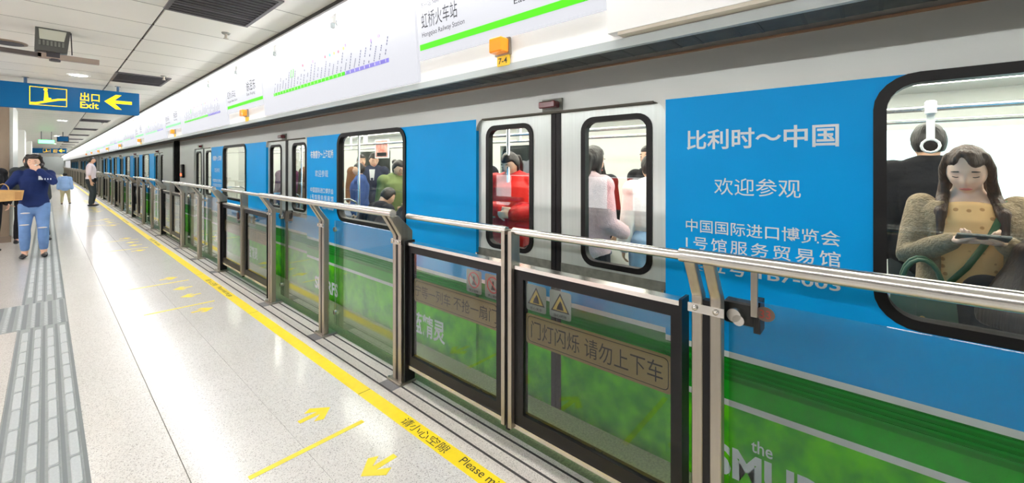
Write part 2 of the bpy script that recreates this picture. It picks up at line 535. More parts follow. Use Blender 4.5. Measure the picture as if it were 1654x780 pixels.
# ---- walls around the platform
wl = tag(M().box(-3.4, -3.2, -4, YEND, -0.3, 2.8).build('wall_left', mat('wall_panel', (98, 94, 90), 0.4, noise_s=1, noise_a=0.05)), kind='structure')
tag(M().box(-3.4, 1.9, YEND, YEND + 0.2, -0.3, 3.6).build('wall_end', mat('end_wall', (200, 206, 204), 0.5)), kind='structure')
tag(M().box(-3.4, 6.4, -4.2, -4.0, -1.3, 3.6).build('wall_back', mat('back_wall', (205, 205, 200), 0.5)), kind='structure')

# ---- stone clad column at the escalator hall
col = tag(M().box(-1.5, -0.475, 12.55, 14.6, 0.0, 2.70).build('column', m_stone), kind='structure')
M().box(-0.475, -0.43, 12.6, 14.6, 0.08, 2.70).build('side_panel', mat('column_side', (226, 228, 222), 0.3), col)
M().box(-1.52, -0.45, 12.53, 14.6, 0.0, 0.12).build('plinth', mat('column_plinth', (132, 116, 100), 0.4), col)
for y in (22.0, 32.0, 44.0, 58.0):
    tag(M().box(-1.5, -0.5, y, y + 1.6, 0, 2.70).build('column', mat('column_light', (214, 214, 206), 0.35)), kind='structure')

# ================================================================== TRAIN
XB = 2.17
NY = (0, -1, 0); UZ = (0, 0, 1)
m_rust = mat('gutter_rust', (150, 118, 92), 0.7, noise_s=10, noise_a=0.2)
m_roof = mat('train_roof', (172, 172, 166), 0.5, noise_s=4, noise_a=0.12, stretch=(1, 0.2, 1))
m_under = mat('underframe', (36, 36, 38), 0.8)

LIV = ((0.573, 0.602, m_stripe, 'white_stripe', 0.0), (0.462, 0.573, m_green1, 'dark_green_band', 0.0), (0.37, 0.462, m_green2, 'green_band', 0.0),
       (0.34, 0.37, m_stripe, 'white_stripe', 0.0), (-0.14, 0.34, m_green3, 'grass_band', 0.0))

def livery(root, y0, y1, x, dz=0.0):
    for z0, z1, mt, nm, _ in LIV:
        o = M().box(x, x + 0.05, y0, y1, z0 + dz, z1 + dz).build(nm, mt, root)
        if nm == 'dark_green_band':
            rm = M()
            for i in range(4):
                z = z0 + dz + 0.022 + i * 0.024
                rm.box(x - 0.004, x, y0, y1, z, z + 0.01)
            rm.build('rib', m_green1b, o)

def make_car(label, y0, length, doors, near=False):
    r = thing('train_car', label, 'train car', (0, y0, 0))
    Lh = length
    M().box(XB, XB + 0.06, 0, Lh, 1.845, 2.075).build('cant_panel', m_body, r)
    M().box(XB - 0.012, XB + 0.02, 0, Lh, 2.072, 2.082).build('gutter', m_rust, r)
    prof = [(2.17, 2.075), (2.178, 2.16), (2.21, 2.26), (2.30, 2.38), (2.5, 2.48), (2.9, 2.56), (3.55, 2.58), (4.2, 2.56), (4.6, 2.48), (4.8, 2.38), (4.9, 2.26), (4.93, 2.16), (4.93, 2.14), (2.2, 2.14)]
    smooth_angle(M().prism(prof, lambda u, w, t: (u, t, w), 0, Lh).build('roof', m_roof, r), 35)
    M().box(2.24, 4.9, 0, Lh, -0.7, -0.14).build('underframe', m_under, r)
    M().box(2.23, 4.9, 0, Lh, -0.14, 0.02).build('car_floor', m_trainfl, r)
    M().box(2.23, 4.87, 0, Lh, 2.10, 2.138).build('car_ceiling', m_trainin, r)
    for x in (2.85, 4.05):
        M().box(x, x + 0.2, 0.3, Lh - 0.3, 2.085, 2.10).build('light_strip', m_trainlight, r)
    for yy in (0.0, Lh - 0.06):
        M().box(2.23, 4.9, yy, yy + 0.06, 0.0, 2.14).build('end_wall', m_trainin, r)
    # intervals of body side between the doors
    edges = [0.0]
    for c in doors: edges += [c - 0.725, c + 0.725]
    edges.append(Lh)
    far_holes = []
    for i in range(0, len(edges), 2):
        a, b = edges[i], edges[i + 1]
        livery(r, a, b, XB)
        if b - a > 2.5:
            w0, w1 = a + 0.925, a + 2.25
        else:
            w0 = w1 = None
        if w0 is None:
            M().box(XB, XB + 0.055, a, b, 0.602, 1.845).build('body_panel', m_body, r)
        else:
            pic = M().box(XB, XB + 0.055, a, w0, 0.602, 1.845).build('advert_panel', m_blue, r)
            txt = M().box(XB, XB + 0.055, w1, b, 0.602, 1.845).build('advert_panel', m_blue, r)
            M().box(XB, XB + 0.055, w0, w1, 0.602, 0.878).build('under_window_panel', m_blue, r)
            out = corners_like(w0, w1, 0.878, 1.845); inn = rrect(w0, w1, 0.878, 1.845, 0.13)
            M().ring(out, inn, YZ(XB), 0.0, 0.05).build('window_corner', m_blue, r)
            g_o = rrect(w0 - 0.004, w1 + 0.004, 0.874, 1.849, 0.133); g_i = rrect(w0 + 0.036, w1 - 0.036, 0.914, 1.809, 0.095)
            win = M().ring(g_o, g_i, YZ(XB), -0.012, 0.055).build('window_gasket', m_blackrub, r)
            smooth_angle(win)
            M().prism(rrect(w0 + 0.02, w1 - 0.02, 0.90, 1.82, 0.1), YZ(XB), 0.012, 0.018).build('pane', g_win, win)
            far_holes.append((w0, w1))
            # seat bench under the window
            sb = M().box(2.27, 2.70, a + 0.25, b - 0.25, 0.34, 0.395, 0.015)
            seat = sb.build('bench_seat', m_seat, r)
            M().box(2.27, 2.33, a + 0.25, b - 0.25, 0.395, 0.84, 0.012).build('bench_back', m_seat, seat)
            M().box(4.40, 4.83, a + 0.25, b - 0.25, 0.34, 0.395, 0.015).build('bench_seat', m_seat, r)
            for ye in (a + 0.2, b - 0.2):
                pm = M(); pm.cyl((2.76, ye, 0.02), (2.76, ye, 2.1), 0.016, 8)
                pm.build('grab_pole', m_pole, r, True)
                pm = M(); pm.tube([(2.30, ye, 1.05), (2.62, ye, 1.05), (2.72, ye, 1.0), (2.74, ye, 0.9), (2.74, ye, 0.45)], [0.013] * 5, 8)
                pm.build('seat_end_rail', m_pole, r, True)
            # lettering on the advert panel
            ym = (w1 + b) / 2; xo = XB - 0.0005
            far = y0 + ym > 14
            if not far:
                row1 = '比利时～中国' if (y0 + ym) < 3 else '布鲁塞尔～上海虹桥'
                lettering(row1, m_print, txt, (xo, ym, 1.625), NY, UZ, w=0.61, h=0.098, bold=0.018)
                lettering('欢迎参观', m_print, txt, (xo, ym, 1.395), NY, UZ, w=0.35, h=0.082)
                lettering('中国国际进口博览会', m_print, txt, (xo, ym, 1.192), NY, UZ, w=0.62, h=0.064, bold=0.006)
                lettering('1号馆服务贸易馆', m_print, txt, (xo, ym, 1.106), NY, UZ, w=0.62, h=0.064, bold=0.006, space=1.25)
                lettering('展位号 1B7-003', m_print, txt, (xo, ym, 1.0), NY, UZ, w=0.62, h=0.07, bold=0.014)
        # lower title lettering
        if y0 + b < 14 and b - a > 2.5:
            for ch in r.children:
                if ch.name.startswith('grass_band'): gb = ch
            xo = XB - 0.0005
            lettering('蓝精灵', m_print, gb, (xo, a + 0.83, 0.105), NY, UZ, w=0.46, h=0.19, bold=0.02, align='L')
            lettering('SMURFS', m_print, gb, (xo, b - 0.235, 0.075), NY, UZ, w=0.60, h=0.15, bold=0.035, align='L')
            lettering('the', m_print, gb, (xo, b - 0.40, 0.195), NY, UZ, w=0.085, h=0.06, bold=0.01, align='L')
    # doors
    for c in doors:
        xd = XB + 0.028
        for s in (-1, 1):
            lo, hi = sorted((c + s * 0.735, c + s * 0.038))
            h0, h1 = sorted((c + s * 0.64, c + s * 0.192))
            leaf = M()
            inn = rrect(h0, h1, 0.885, 1.788, 0.085); out = corners_like(lo, hi, 0.868, 1.835)
            leaf.ring(out, inn, YZ(xd), 0.0, 0.03)
            d = leaf.build('door_leaf', m_door, r)
            g = M().ring(rrect(h0 - 0.002, h1 + 0.002, 0.883, 1.79, 0.087), rrect(h0 + 0.03, h1 - 0.03, 0.915, 1.758, 0.062), YZ(xd), -0.008, 0.035).build('door_window_gasket', m_blackrub, d)
            smooth_angle(g)
            M().prism(rrect(h0 + 0.015, h1 - 0.015, 0.90, 1.773, 0.07), YZ(xd), 0.010, 0.015).build('pane', g_win, d)
            M().box(xd - 0.004, xd + 0.03, lo, hi, 0.81, 0.868).build('kick_sill', m_sill, d)
            M().box(xd, xd + 0.03, lo, hi, 0.625, 0.81).build('lower_blue', m_blue, d)
            for z0, z1, mt, nm, _ in LIV:
                M().box(xd, xd + 0.03, lo, hi, z0 + 0.023, z1 + 0.023).build(nm, mt, d)
            l2, h2 = sorted((c + s * 0.038, c + s * 0.003))
            M().box(xd - 0.006, xd + 0.03, l2, h2, -0.1, 1.835).build('edge_seal', m_blackrub, d)
            # rounded upper corner of the opening
            ce = c + s * 0.725
            arc = [(ce, 1.845), (ce, 1.76)] + [(ce - s * 0.085 * (1 - math.cos(R(t))), 1.76 + 0.085 * math.sin(R(t))) for t in (0, 18, 36, 54, 72, 90)]
            M().prism(arc, YZ(XB), 0.0, 0.03).build('opening_corner', m_body, r)
            hm = M().box(XB - 0.012, XB + 0.004, ce - s * 0.012 - 0.008, ce - s * 0.012 + 0.008, 0.80, 0.835)
            hm.build('corner_fitting', m_steel2, r)
        M().box(XB - 0.004, XB + 0.06, c - 0.66, c + 0.66, 1.834, 1.846).build('door_lintel', mat('lintel_dark', (88, 84, 74), 0.8), r)  # dark line drawn along the top of the door opening
        lampr = M().box(XB - 0.012, XB, c - 0.07, c + 0.085, 1.848, 1.925).build('indicator_bracket', m_sill, r)
        M().box(XB - 0.07, XB - 0.012, c - 0.055, c + 0.075, 1.862, 1.905, 0.006).build('indicator_lamp', m_maroon, lampr)
    # opposite side: lower and upper wall, posts between windows
    M().box(4.85, 4.9, 0, Lh, 0, 0.9).build('far_wall_low', m_trainin, r)
    M().box(4.85, 4.9, 0, Lh, 1.8, 2.12).build('far_wall_top', m_trainin, r)
    prev = 0.0
    for w0, w1 in far_holes + [(Lh, Lh)]:
        M().box(4.85, 4.9, prev, w0, 0.9, 1.8).build('far_wall_post', m_trainin, r)
        if w1 > w0: M().box(4.87, 4.876, w0, w1, 0.9, 1.8).build('far_pane', g_far, r)
        prev = w1
    for x in (3.1, 4.0):
        M().cyl((x, 0.3, 1.80), (x, Lh - 0.3, 1.80), 0.016, 8).build('ceiling_rail', m_pole, r, True)
    if near:
        for yy in [2 + 2.2 * i for i in range(int(Lh / 2.2) - 1)]:
            for x in (3.1, 4.0):
                hb = M().bar((x, yy, 1.8), (x, yy, 2.1), 0.04, 0.05).build('rail_hanger', m_strap, r)
        for w0, w1 in far_holes:
            for yy in (w0 + 0.22, w0 + 0.62, w0 + 1.10):
                st = M().box(3.075, 3.125, yy - 0.022, yy + 0.022, 1.765, 1.84, 0.008).build('hand_strap', m_strap, r)
                M().box(3.094, 3.106, yy - 0.016, yy + 0.016, 1.63, 1.77).build('strap_webbing', m_strap, st)
                M().tube([(3.1, yy + 0.035 * math.cos(R(t)), 1.60 + 0.035 * math.sin(R(t))) for t in range(-90, 271, 30)], [0.007] * 13, 6).build('strap_loop', m_strap, st, True)
    return r

D0 = [-2.98, 1.55, 6.08, 10.61]
car1 = make_car('blue advert wrapped train car nearest the camera, with passengers at its windows', -5.2, 18.0, [d + 5.2 for d in D0], near=True)
D1 = [1.55 + 4.53 * i for i in range(5)]
car2 = make_car('second train car, just beyond the black gap between cars', 13.65, 22.4, [d + 0.5 for d in D1])
for k, w in enumerate(('third train car along the platform, behind the man in the pale shirt', 'fourth and far train car, small near the vanishing end of the platform')):
    c = copy_tree(car2); c.location.y = 13.65 + 23.2 * (k + 1); c['label'] = w
gb = M()
for i in range(9):
    y = 12.84 + i * 0.09
    gb.box(2.19 + (i % 2) * 0.04, 4.7, y, y + 0.088, -0.4, 2.2)
tag(gb.build('gangway_bellows', mat('bellows_black', (9, 9, 10), 0.9, spec=0.1)), 'black folded rubber gangway in the gap between the first two cars', 'gangway')
sl = thing('car_signal_lamp', 'small black signal unit with a glowing red lamp at the car end', 'signal lamp', (2.145, 12.35, 1.35))
M().box(-0.03, 0.02, -0.09, 0.09, -0.16, 0.16, 0.01).build('housing', m_black, sl)
M().box(-0.036, -0.03, -0.06, 0.06, -0.11, -0.06).build('red_lens', mat('red_led', (255, 60, 30), 0.3, emit=6.0), sl)
M().box(-0.034, -0.03, -0.05, 0.05, 0.05, 0.07).build('display_line', m_sill, sl)

# bright advert panel on the wall beyond the train
ad = thing('track_advert_lightbox', 'bright white and pale cyan lightbox seen through the window behind the phone user', 'lightbox', (6.2, -1.4, 0.2))
M().box(-0.08, 0.0, -1.5, 1.9, 0, 2.0).build('frame', m_trim, ad)
M().box(-0.09, -0.08, -1.45, 1.85, 0.05, 1.95).build('lit_face', mat('ad_white', (236, 252, 250), 0.4, emit=1.6), ad)
M().box(-0.094, -0.09, -1.45, -0.75, 0.05, 1.95).build('cyan_field', mat('ad_cyan', (150, 222, 212), 0.4, emit=1.0), ad)

# ================================================================== PLATFORM BARRIER
def tint_box(nm, x0, x1, y0, y1, z0, z1, mt, p): return M().box(x0, x1, y0, y1, z0, z1).build(nm, mt, p)
def twin_post(root, yp, dep=0.085):
    e = 1.60 + dep
    POST = [(1.60, 0.0), (e, 0.0), (e, 0.99 + dep * 0.53), (1.512 + dep * 0.75, 1.152), (1.512, 1.152), (1.60, 1.012)]
    for s in (-1, 1):
        y0 = yp + s * 0.032 - 0.019; y1 = y0 + 0.038
        o = M().prism(POST, lambda u, w, t: (u, t, w), y0, y1).build('post_bar', m_steel, root)
        b = o.modifiers.new('edge', 'BEVEL'); b.width = 0.003; b.segments = 1; b.limit_method = 'ANGLE'
    pl = M().box(1.592, 1.600, yp - 0.062, yp + 0.062, 0.952, 0.985).build('tie_plate', m_steel2, root)
    for s in (-1, 1):
        M().cyl((1.584, yp + s * 0.036, 0.969), (1.592, yp + s * 0.036, 0.969), 0.010, 8).build('bolt', m_steel2, pl, True)
    M().box(1.604, e - 0.004, yp - 0.013, yp + 0.013, 0.0, 1.0).build('post_core', m_black, root)
    bp = M().box(1.572, 1.705, yp - 0.085, yp + 0.085, 0.0, 0.016, 0.004).build('base_plate', m_steel, root)
    for s in (-1, 1):
        M().cyl((1.585, yp + s * 0.07, 0.016), (1.585, yp + s * 0.07, 0.024), 0.008, 6).build('bolt', m_steel2, bp)

def make_section():
    r = thing('glass_barrier', '', 'barrier')
    for yp, dep in ((1.02, 0.095), (2.2, 0.045), (3.46, 0.045)): twin_post(r, yp, dep)
    rm = M(); rm.cyl((1.535, 0.965, 1.172), (1.535, 3.53, 1.172), 0.0265, 20)
    smooth_angle(rm.build('hand_rail', m_steel2, r))
    for a, b in ((1.075, 2.145), (2.255, 3.405)):
        M().box(1.690, 1.700, a, b, 0.085, 1.005).build('glass_pane', g_fix, r)
        for y in (a + 0.035, b - 0.035):
            for z in (0.2, 0.93):
                smooth_angle(M().cyl((1.672, y, z), (1.690, y, z), 0.020, 14).build('glass_clamp', m_steel2, r))
    lk = M().box(1.715, 1.775, 3.325, 3.43, 0.90, 0.985, 0.006).build('lock_box', m_black, r)
    M().box(1.705, 1.78, 3.305, 3.327, 0.885, 1.0).build('lock_arm', m_black, lk)
    M().box(1.655, 1.672, 3.306, 3.326, 0.96, 1.15).build('rail_strut', m_steel, r)
    smooth_angle(M().cyl((1.672, 3.385, 0.945), (1.692, 3.385, 0.945), 0.024, 16).build('glass_clamp', m_steel2, r))
    return r

def ring_pts(cy, cz, rad, n=20): return [(cy + rad * math.cos(2 * math.pi * i / n), cz + rad * math.sin(2 * math.pi * i / n)) for i in range(n)]
m_stick = mat('sticker_grey', (134, 138, 128), 0.5)
m_red = mat('sign_red', (190, 40, 36), 0.5)
m_tri = mat('triangle_yellow', (180, 150, 30), 0.5)
m_film = mat('gold_film_strip', (138, 116, 60), 0.5, noise_s=2, noise_a=0.05)
m_filmink = mat('film_ink', (16, 12, 6), 0.7, spec=0.1)

def make_gate(side):
    r = thing('barrier_gate', '', 'gate')
    s = side            # +1: the leaf farther from the camera
    def rg(a, b): return sorted((s * a, s * b))
    e = 0.922 if s > 0 else 0.892
    y0, y1 = rg(0.036, e)
    o = [(y1, 0.955), (y0, 0.955), (y0, 0.145), (y1, 0.145)]
    i0, i1 = rg(0.095, e - 0.04)
    i = [(i1, 0.905), (i0, 0.905), (i0, 0.205), (i1, 0.205)]
    M().ring(o, i, YZ(1.625), 0.0, 0.04).build('frame', m_black, r)
    M().box(1.615, 1.675, y0, y1, 0.955, 0.974).build('top_cap', m_steel2, r)
    M().box(1.618, 1.675, y0, y1, 0.122, 0.145).build('bottom_rail', m_steel2, r)
    M().box(1.636, 1.644, i0, i1, 0.20, 0.91).build('glass_pane', g_gate, r)
    a, b = rg(0.012, 0.036)
    st = M().box(1.60, 1.668, a, b, 0.120, 1.150).build('meeting_stile', m_steel, r)
    M().box(1.61, 1.66, *rg(0.0, 0.012), 0.1, 1.13).build('seal', m_blackrub, st)
    M().box(1.60, 1.68, *rg(e, e + 0.012), 0.03, 0.985).build('hinge_stile', m_black, r)
    rm = M(); rm.cyl((1.632, s * 0.024, 1.149), (1.632, s * (e + 0.012), 1.149), 0.0195, 18)
    smooth_angle(rm.build('hand_rail', m_steel2, r))
    # gold film with the notice, two stickers above
    f0, f1 = rg(0.098, e - 0.043)
    fl = M().prism(rrect(f0, f1, 0.580, 0.735, 0.015, 3), YZ(1.6455), 0.0, 0.0015).build('notice_film', m_film, r)
    lb = M().ring(rrect(f0 + 0.012, f1 - 0.012, 0.592, 0.723, 0.02, 3), rrect(f0 + 0.015, f1 - 0.015, 0.595, 0.720, 0.018, 3), YZ(1.6450), 0.0, 0.0004)
    lb.build('notice_border', m_filmink, fl)
    if s > 0: lettering('宁等一列车 不抢一扇门', m_filmink, fl, (1.6454, (f0 + f1) / 2, 0.658), NY, UZ, w=0.76, h=0.078)
    else: lettering('门灯闪烁 请勿上下车', m_filmink, fl, (1.6454, (f0 + f1) / 2, 0.658), NY, UZ, w=0.68, h=0.088)
    spots = ((0.295, '禁止抛物'), (0.140, '禁止翻越')) if s > 0 else ((-0.165, '当心夹手'), (-0.312, '当心间隙'))
    for yy, cap in spots:
        k = M().prism(rrect(yy - 0.063, yy + 0.063, 0.752, 0.886, 0.012, 3), YZ(1.6455), 0.0, 0.0015).build('warning_sticker', m_stick, r)
        if s > 0:
            M().ring(ring_pts(yy, 0.828, 0.047), ring_pts(yy, 0.828, 0.040), YZ(1.6445), 0, 0.0008).build('red_ring', m_red, k)
            M().bar((1.6445, yy + 0.03, 0.858), (1.6445, yy - 0.03, 0.798), 0.006, 0.0008, up=(1, 0, 0)).build('red_bar', m_red, k)
            fg = M(); fg.prism([(yy - 0.018, 0.80), (yy + 0.016, 0.80), (yy + 0.008, 0.822), (yy + 0.004, 0.85), (yy - 0.006, 0.85), (yy - 0.008, 0.82)], YZ(1.6449), 0, 0.0005)
            fg.build('pictogram', m_filmink, k)
        else:
            M().prism([(yy - 0.054, 0.785), (yy + 0.054, 0.785), (yy, 0.876)], YZ(1.6449), 0, 0.0005).build('triangle_border', m_filmink, k)
            M().prism([(yy - 0.043, 0.791), (yy + 0.043, 0.791), (yy, 0.864)], YZ(1.6442), 0, 0.0005).build('triangle_field', m_tri, k)
            M().prism([(yy - 0.022, 0.795), (yy + 0.020, 0.795), (yy + 0.012, 0.815), (yy - 0.002, 0.84), (yy - 0.012, 0.825)], YZ(1.6436), 0, 0.0005).build('pictogram', m_filmink, k)
        lettering(cap, m_filmink, k, (1.6452, yy, 0.766), NY, UZ, w=0.075, h=0.016)
    return r

YC0 = 1.45; PITCH = 4.45
sec0 = make_section(); gA = make_gate(1); gB = make_gate(-1)
sec_words = {-1: 'thick handrail and tinted glass barrier section nearest the camera, with the oval number badge',
             0: 'tinted glass barrier section between the lettered gate and the next gate along'}
for k in range(-1, 19):
    y = YC0 + PITCH * k
    o = sec0 if k == -1 else copy_tree(sec0)
    o.location = (0, y, 0)
    o['label'] = sec_words.get(k, 'steel and glass barrier section, %s along from the camera' % ORD[k + 1])
    o['group'] = 'fixed barrier sections along the platform edge'
    if k >= 0:
        for src, s in ((gA, 1), (gB, -1)):
            g = src if k == 0 else copy_tree(src)
            g.location = (0, y, 0)
            if k == 0: g['label'] = 'gate leaf with two prohibition circle stickers, closest to the camera' if s > 0 else 'gate leaf with two yellow triangle stickers, closest to the camera'
            else: g['label'] = '%s half of the %s pair of barrier gates from the camera' % ('farther' if s > 0 else 'nearer', ORD[k])
            g['group'] = 'gate leaves in the platform barrier'
# number badge on the nearest pane
bd = M()
yb = YC0 - PITCH + 3.287 - 0.0 - (YC0 - PITCH)
pts = [(yb + 0.030 * math.cos(2 * math.pi * i / 20), 0.968 + 0.026 * math.sin(2 * math.pi * i / 20)) for i in range(20)]
bd.prism(pts, YZ(1.6895), -0.0015, 0.0)
badge = bd.build('number_badge', mat('badge_brown', (92, 78, 66), 0.5), sec0)
badge['label'] = 'oval brown number badge on the glass'
lettering('33', mat('badge_red', (150, 50, 36), 0.5), badge, (1.6875, yb, 0.968), NY, UZ, w=0.034, h=0.03, bold=0.01)
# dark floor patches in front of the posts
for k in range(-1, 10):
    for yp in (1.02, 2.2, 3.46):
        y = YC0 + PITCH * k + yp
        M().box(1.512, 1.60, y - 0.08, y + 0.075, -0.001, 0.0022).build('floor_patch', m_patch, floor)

# ================================================================== HEADER SIGNS, LAMPS, TUBES
SD = (0, -1, 0); SU = (TILT, 0, 1)
def hp(y, z, off=-0.0135): return (hx(z, off), y, z)
m_dot = [mat('dot_red', (226, 70, 80), 0.5, emit=0.3), mat('dot_teal', (60, 180, 160), 0.5, emit=0.3), mat('dot_orange', (245, 140, 40), 0.5, emit=0.3), mat('dot_purple', (110, 90, 170), 0.5, emit=0.3), mat('dot_yellow', (240, 220, 60), 0.5, emit=0.3)]
def station_sign(k):
    y = 1.55 + 4.45 * k
    r = thing('station_name_sign', 'lit header sign with grey station name and thick green line, %s from the camera' % ORD[k], 'sign', (0, y, 0), group='lit header signs over the doors')
    pn = slope_box(M(), -0.012, 0.006, -0.655, 0.765, 2.207, 2.60).build('lit_panel', m_lit, r)
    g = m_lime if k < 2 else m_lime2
    slope_box(M(), -0.0155, -0.012, -0.655, 0.745, 2.268, 2.306).build('green_line', g, r)
    if k < 4:
        lettering('下一站', m_ink2, pn, hp(0.715, 2.555), SD, SU, w=0.11, h=0.035, align='L')
        lettering('Next', m_ink2, pn, hp(0.59, 2.555), SD, SU, w=0.07, h=0.028, align='L')
        lettering('虹桥火车站', m_ink2, pn, hp(0.715, 2.455), SD, SU, w=0.36, h=0.105, align='L')
        lettering('Hongqiao Railway Station', m_ink2, pn, hp(0.715, 2.362), SD, SU, w=0.42, h=0.042, align='L')
        lettering('徐泾东', m_ink2, pn, hp(-0.10, 2.48), SD, SU, w=0.34, h=0.13, align='L', bold=0.01)
        lettering('East Xujing', m_ink2, pn, hp(-0.10, 2.375), SD, SU, w=0.30, h=0.045, align='L')
    return r
def map_sign(k):
    y = 1.55 + 4.45 * k
    r = thing('line_map_sign', 'wide lit metro line map with slanted station names, %s from the camera' % ORD[k], 'sign', (0, y, 0), group='lit line maps on the header')
    slope_box(M(), -0.014, 0.006, 0.785, 3.775, 2.072, 2.60).build('lit_panel', m_lit, r)
    lo, hi, mid = 1.13, 3.44, 1.80
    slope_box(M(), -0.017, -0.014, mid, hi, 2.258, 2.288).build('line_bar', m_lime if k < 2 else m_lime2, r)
    slope_box(M(), -0.017, -0.014, lo, mid, 2.258, 2.288).build('line_bar', m_violet, r)
    if k < 5:
        nm = M(); tk = M()
        rnd = random.Random(k + 3)
        n = 30
        for i in range(n):
            yy = hi - (i + 0.5) * (hi - lo) / n
            ln = rnd.uniform(0.07, 0.17); z0 = 2.297
            dyy = -0.035 - ln * 0.28
            a = Vector(hp(yy + 0.012, z0, -0.0155)); b = Vector(hp(yy + dyy + 0.03, z0 + ln, -0.0155))
            d = (b - a)
            sg = 7
            for q in range(sg):
                if rnd.random() < 0.18: continue
                nm.bar(a + d * (q / sg), a + d * ((q + 0.72) / sg), 0.010, 0.001, up=(1, 0, 0))
            tk.bar(hp(yy, 2.262, -0.0175), hp(yy, 2.284, -0.0175), 0.004, 0.001, up=(1, 0, 0))
        tag(nm.build('station_name_marking', m_mapink, r), kind='stuff')
        tk.build('tick_marking', m_white, r)
        for j, (fy, fz, q) in enumerate(((0.35, 2.50, 0), (0.45, 2.50, 3), (0.56, 2.50, 0), (0.60, 2.50, 1), (0.635, 2.50, 2), (0.67, 2.50, 0), (0.71, 2.51, 4), (0.725, 2.53, 3), (0.90, 2.49, 3), (0.95, 2.50, 3))):
            yy = hi - fy * (hi - lo)
            M().prism([(yy + 0.014 * math.cos(R(t)), fz - 0.03 + 0.014 * math.sin(R(t))) for t in range(0, 360, 45)], lambda u, w, t: (hx(w, -0.0165 + t), u, w), 0, 0.002).build('interchange_dot', m_dot[q], r)
        for yy in (hi - 0.24 * (hi - lo), hi - 0.215 * (hi - lo)):
            M().bar(hp(yy, 2.39, -0.016), hp(yy - 0.03, 2.47, -0.016), 0.012, 0.001, up=(1, 0, 0)).build('branch_bar', m_lime, r)
    return r
def door_lamp(k):
    y = 1.55 + 4.45 * k
    r = thing('door_warning_lamp', ('orange box lamp over the yellow 7-4 tag' if k == 0 else 'orange box lamp with yellow tag, %s along the header' % ORD[k]), 'lamp', (1.70, y, 2.0), group='orange door lamps on the header')
    M().box(-0.078, -0.006, -0.042, 0.052, 0.118, 0.198, 0.006).build('lamp_box', m_orange, r)
    M().box(-0.02, 0.002, -0.05, 0.058, 0.11, 0.204).build('back_plate', m_steel, r)
    t = M().box(-0.012, 0.0, -0.04, 0.048, 0.054, 0.112).build('door_number_tag', m_tag, r)
    if k == 0: lettering('7-4', m_ink, t, (-0.0125, 0.004, 0.082), NY, UZ, w=0.066, h=0.034, bold=0.01)
for k in range(9): station_sign(k); door_lamp(k)
for k in range(-0, 8): map_sign(k)
np_ = thing('notice_panel', 'blank white header panel standing proud at the right of the station sign', 'panel', (0, 0, 0))
slope_box(M(), -0.05, 0.006, -3.5, 0.885, 2.082, 2.70).build('white_face', m_white, np_)
slope_box(M(), -0.044, 0.006, -3.5, 0.84, 2.068, 2.082).build('lower_edge', mat('panel_edge', (214, 206, 190), 0.5), np_)

tb = None
def tube_fixture(y, ln, i):
    r = thing('tube_light', 'white fluorescent tube in the row above the header signs', 'tube light', (1.56, y, 2.66), group='fluorescent tubes above the header')
    M().box(-0.02, 0.02, 0, ln, 0.0, 0.055).build('batten', m_white, r)
    M().cyl((-0.01, 0.03, -0.028), (-0.01, ln - 0.03, -0.028), 0.014, 10).build('tube', m_tube, r, True)
    for yy in (0.01, ln - 0.04):
        M().box(-0.026, 0.006, yy, yy + 0.03, -0.044, 0.0, 0.003).build('end_cap', m_trim, r)
    return r
t0 = tube_fixture(-3.2, 1.25, 0)
for i in range(1, 29):
    c = copy_tree(t0); c.location.y = -3.2 + 1.3 * i
t1 = tube_fixture(34.6, 5.6, 0); t1['label'] = 'far continuous run of fluorescent tube above the header'
for i in range(1, 10):
    c = copy_tree(t1); c.location.y = 34.6 + 5.7 * i
# added unseen row of tubes over the other platform edge, to light the train
t2 = copy_tree(t0)
for ch in t2.children:
    if ch.name.startswith('tube'):
        ch.data = ch.data.copy(); ch.data.materials[0] = m_tube_added
for i in range(30):
    c = t2 if i == 0 else copy_tree(t2)
    c.location = (-2.9, -3.2 + 1.3 * i, 2.66)
    c['label'] = 'added unseen fluorescent tube in the row along the opposite platform wall'; c['group'] = 'added fluorescent tubes along the opposite wall'

# ================================================================== CEILING FITTINGS
def grille(y, i):
    r = thing('air_grille', 'dark slotted ceiling air grille, %s from the camera' % ORD[i], 'air grille', (0.87, y, 2.70), group='dark air grilles in the ceiling')
    M().box(-0.27, 0.27, -0.41, 0.41, -0.006, 0.0).build('backing', m_dark, r)
    M().ring([(0.28, 0.42), (-0.28, 0.42), (-0.28, -0.42), (0.28, -0.42)], [(0.255, 0.395), (-0.255, 0.395), (-0.255, -0.395), (0.255, -0.395)], lambda u, w, t: (u, w, t), -0.012, 0.0).build('frame', m_dark2, r)
    for q in range(13):
        yy = -0.38 + q * 0.063
        M().box(-0.255, 0.255, yy, yy + 0.016, -0.011, -0.004).build('slat', m_dark2 if q == 9 else m_dark, r)
    return r
g0 = grille(3.65, 0)
for i in range(1, 12):
    c = copy_tree(g0); c.location.y = 3.65 + 4.08 * i
    c['label'] = 'dark slotted ceiling air grille, %s from the camera' % ORD[i]
def sprinkler(x, y, i):
    r = thing('sprinkler', 'small ceiling sprinkler head beside the %s air grille' % ORD[i], 'sprinkler', (x, y, 2.70), group='sprinkler heads on the ceiling')
    M().cyl((0, 0, 0), (0, 0, -0.012), 0.036, 12, 0.03).build('rose', m_sill, r)
    M().cyl((0, 0, -0.012), (0, 0, -0.05), 0.011, 8).build('nozzle', m_steel, r)
    M().cyl((0, 0, -0.05), (0, 0, -0.055), 0.02, 10).build('deflector', m_steel, r)
for i, (x, y) in enumerate(((1.08, 4.42), (1.05, 7.2), (1.06, 12.4), (1.06, 16.5))): sprinkler(x, y, i)
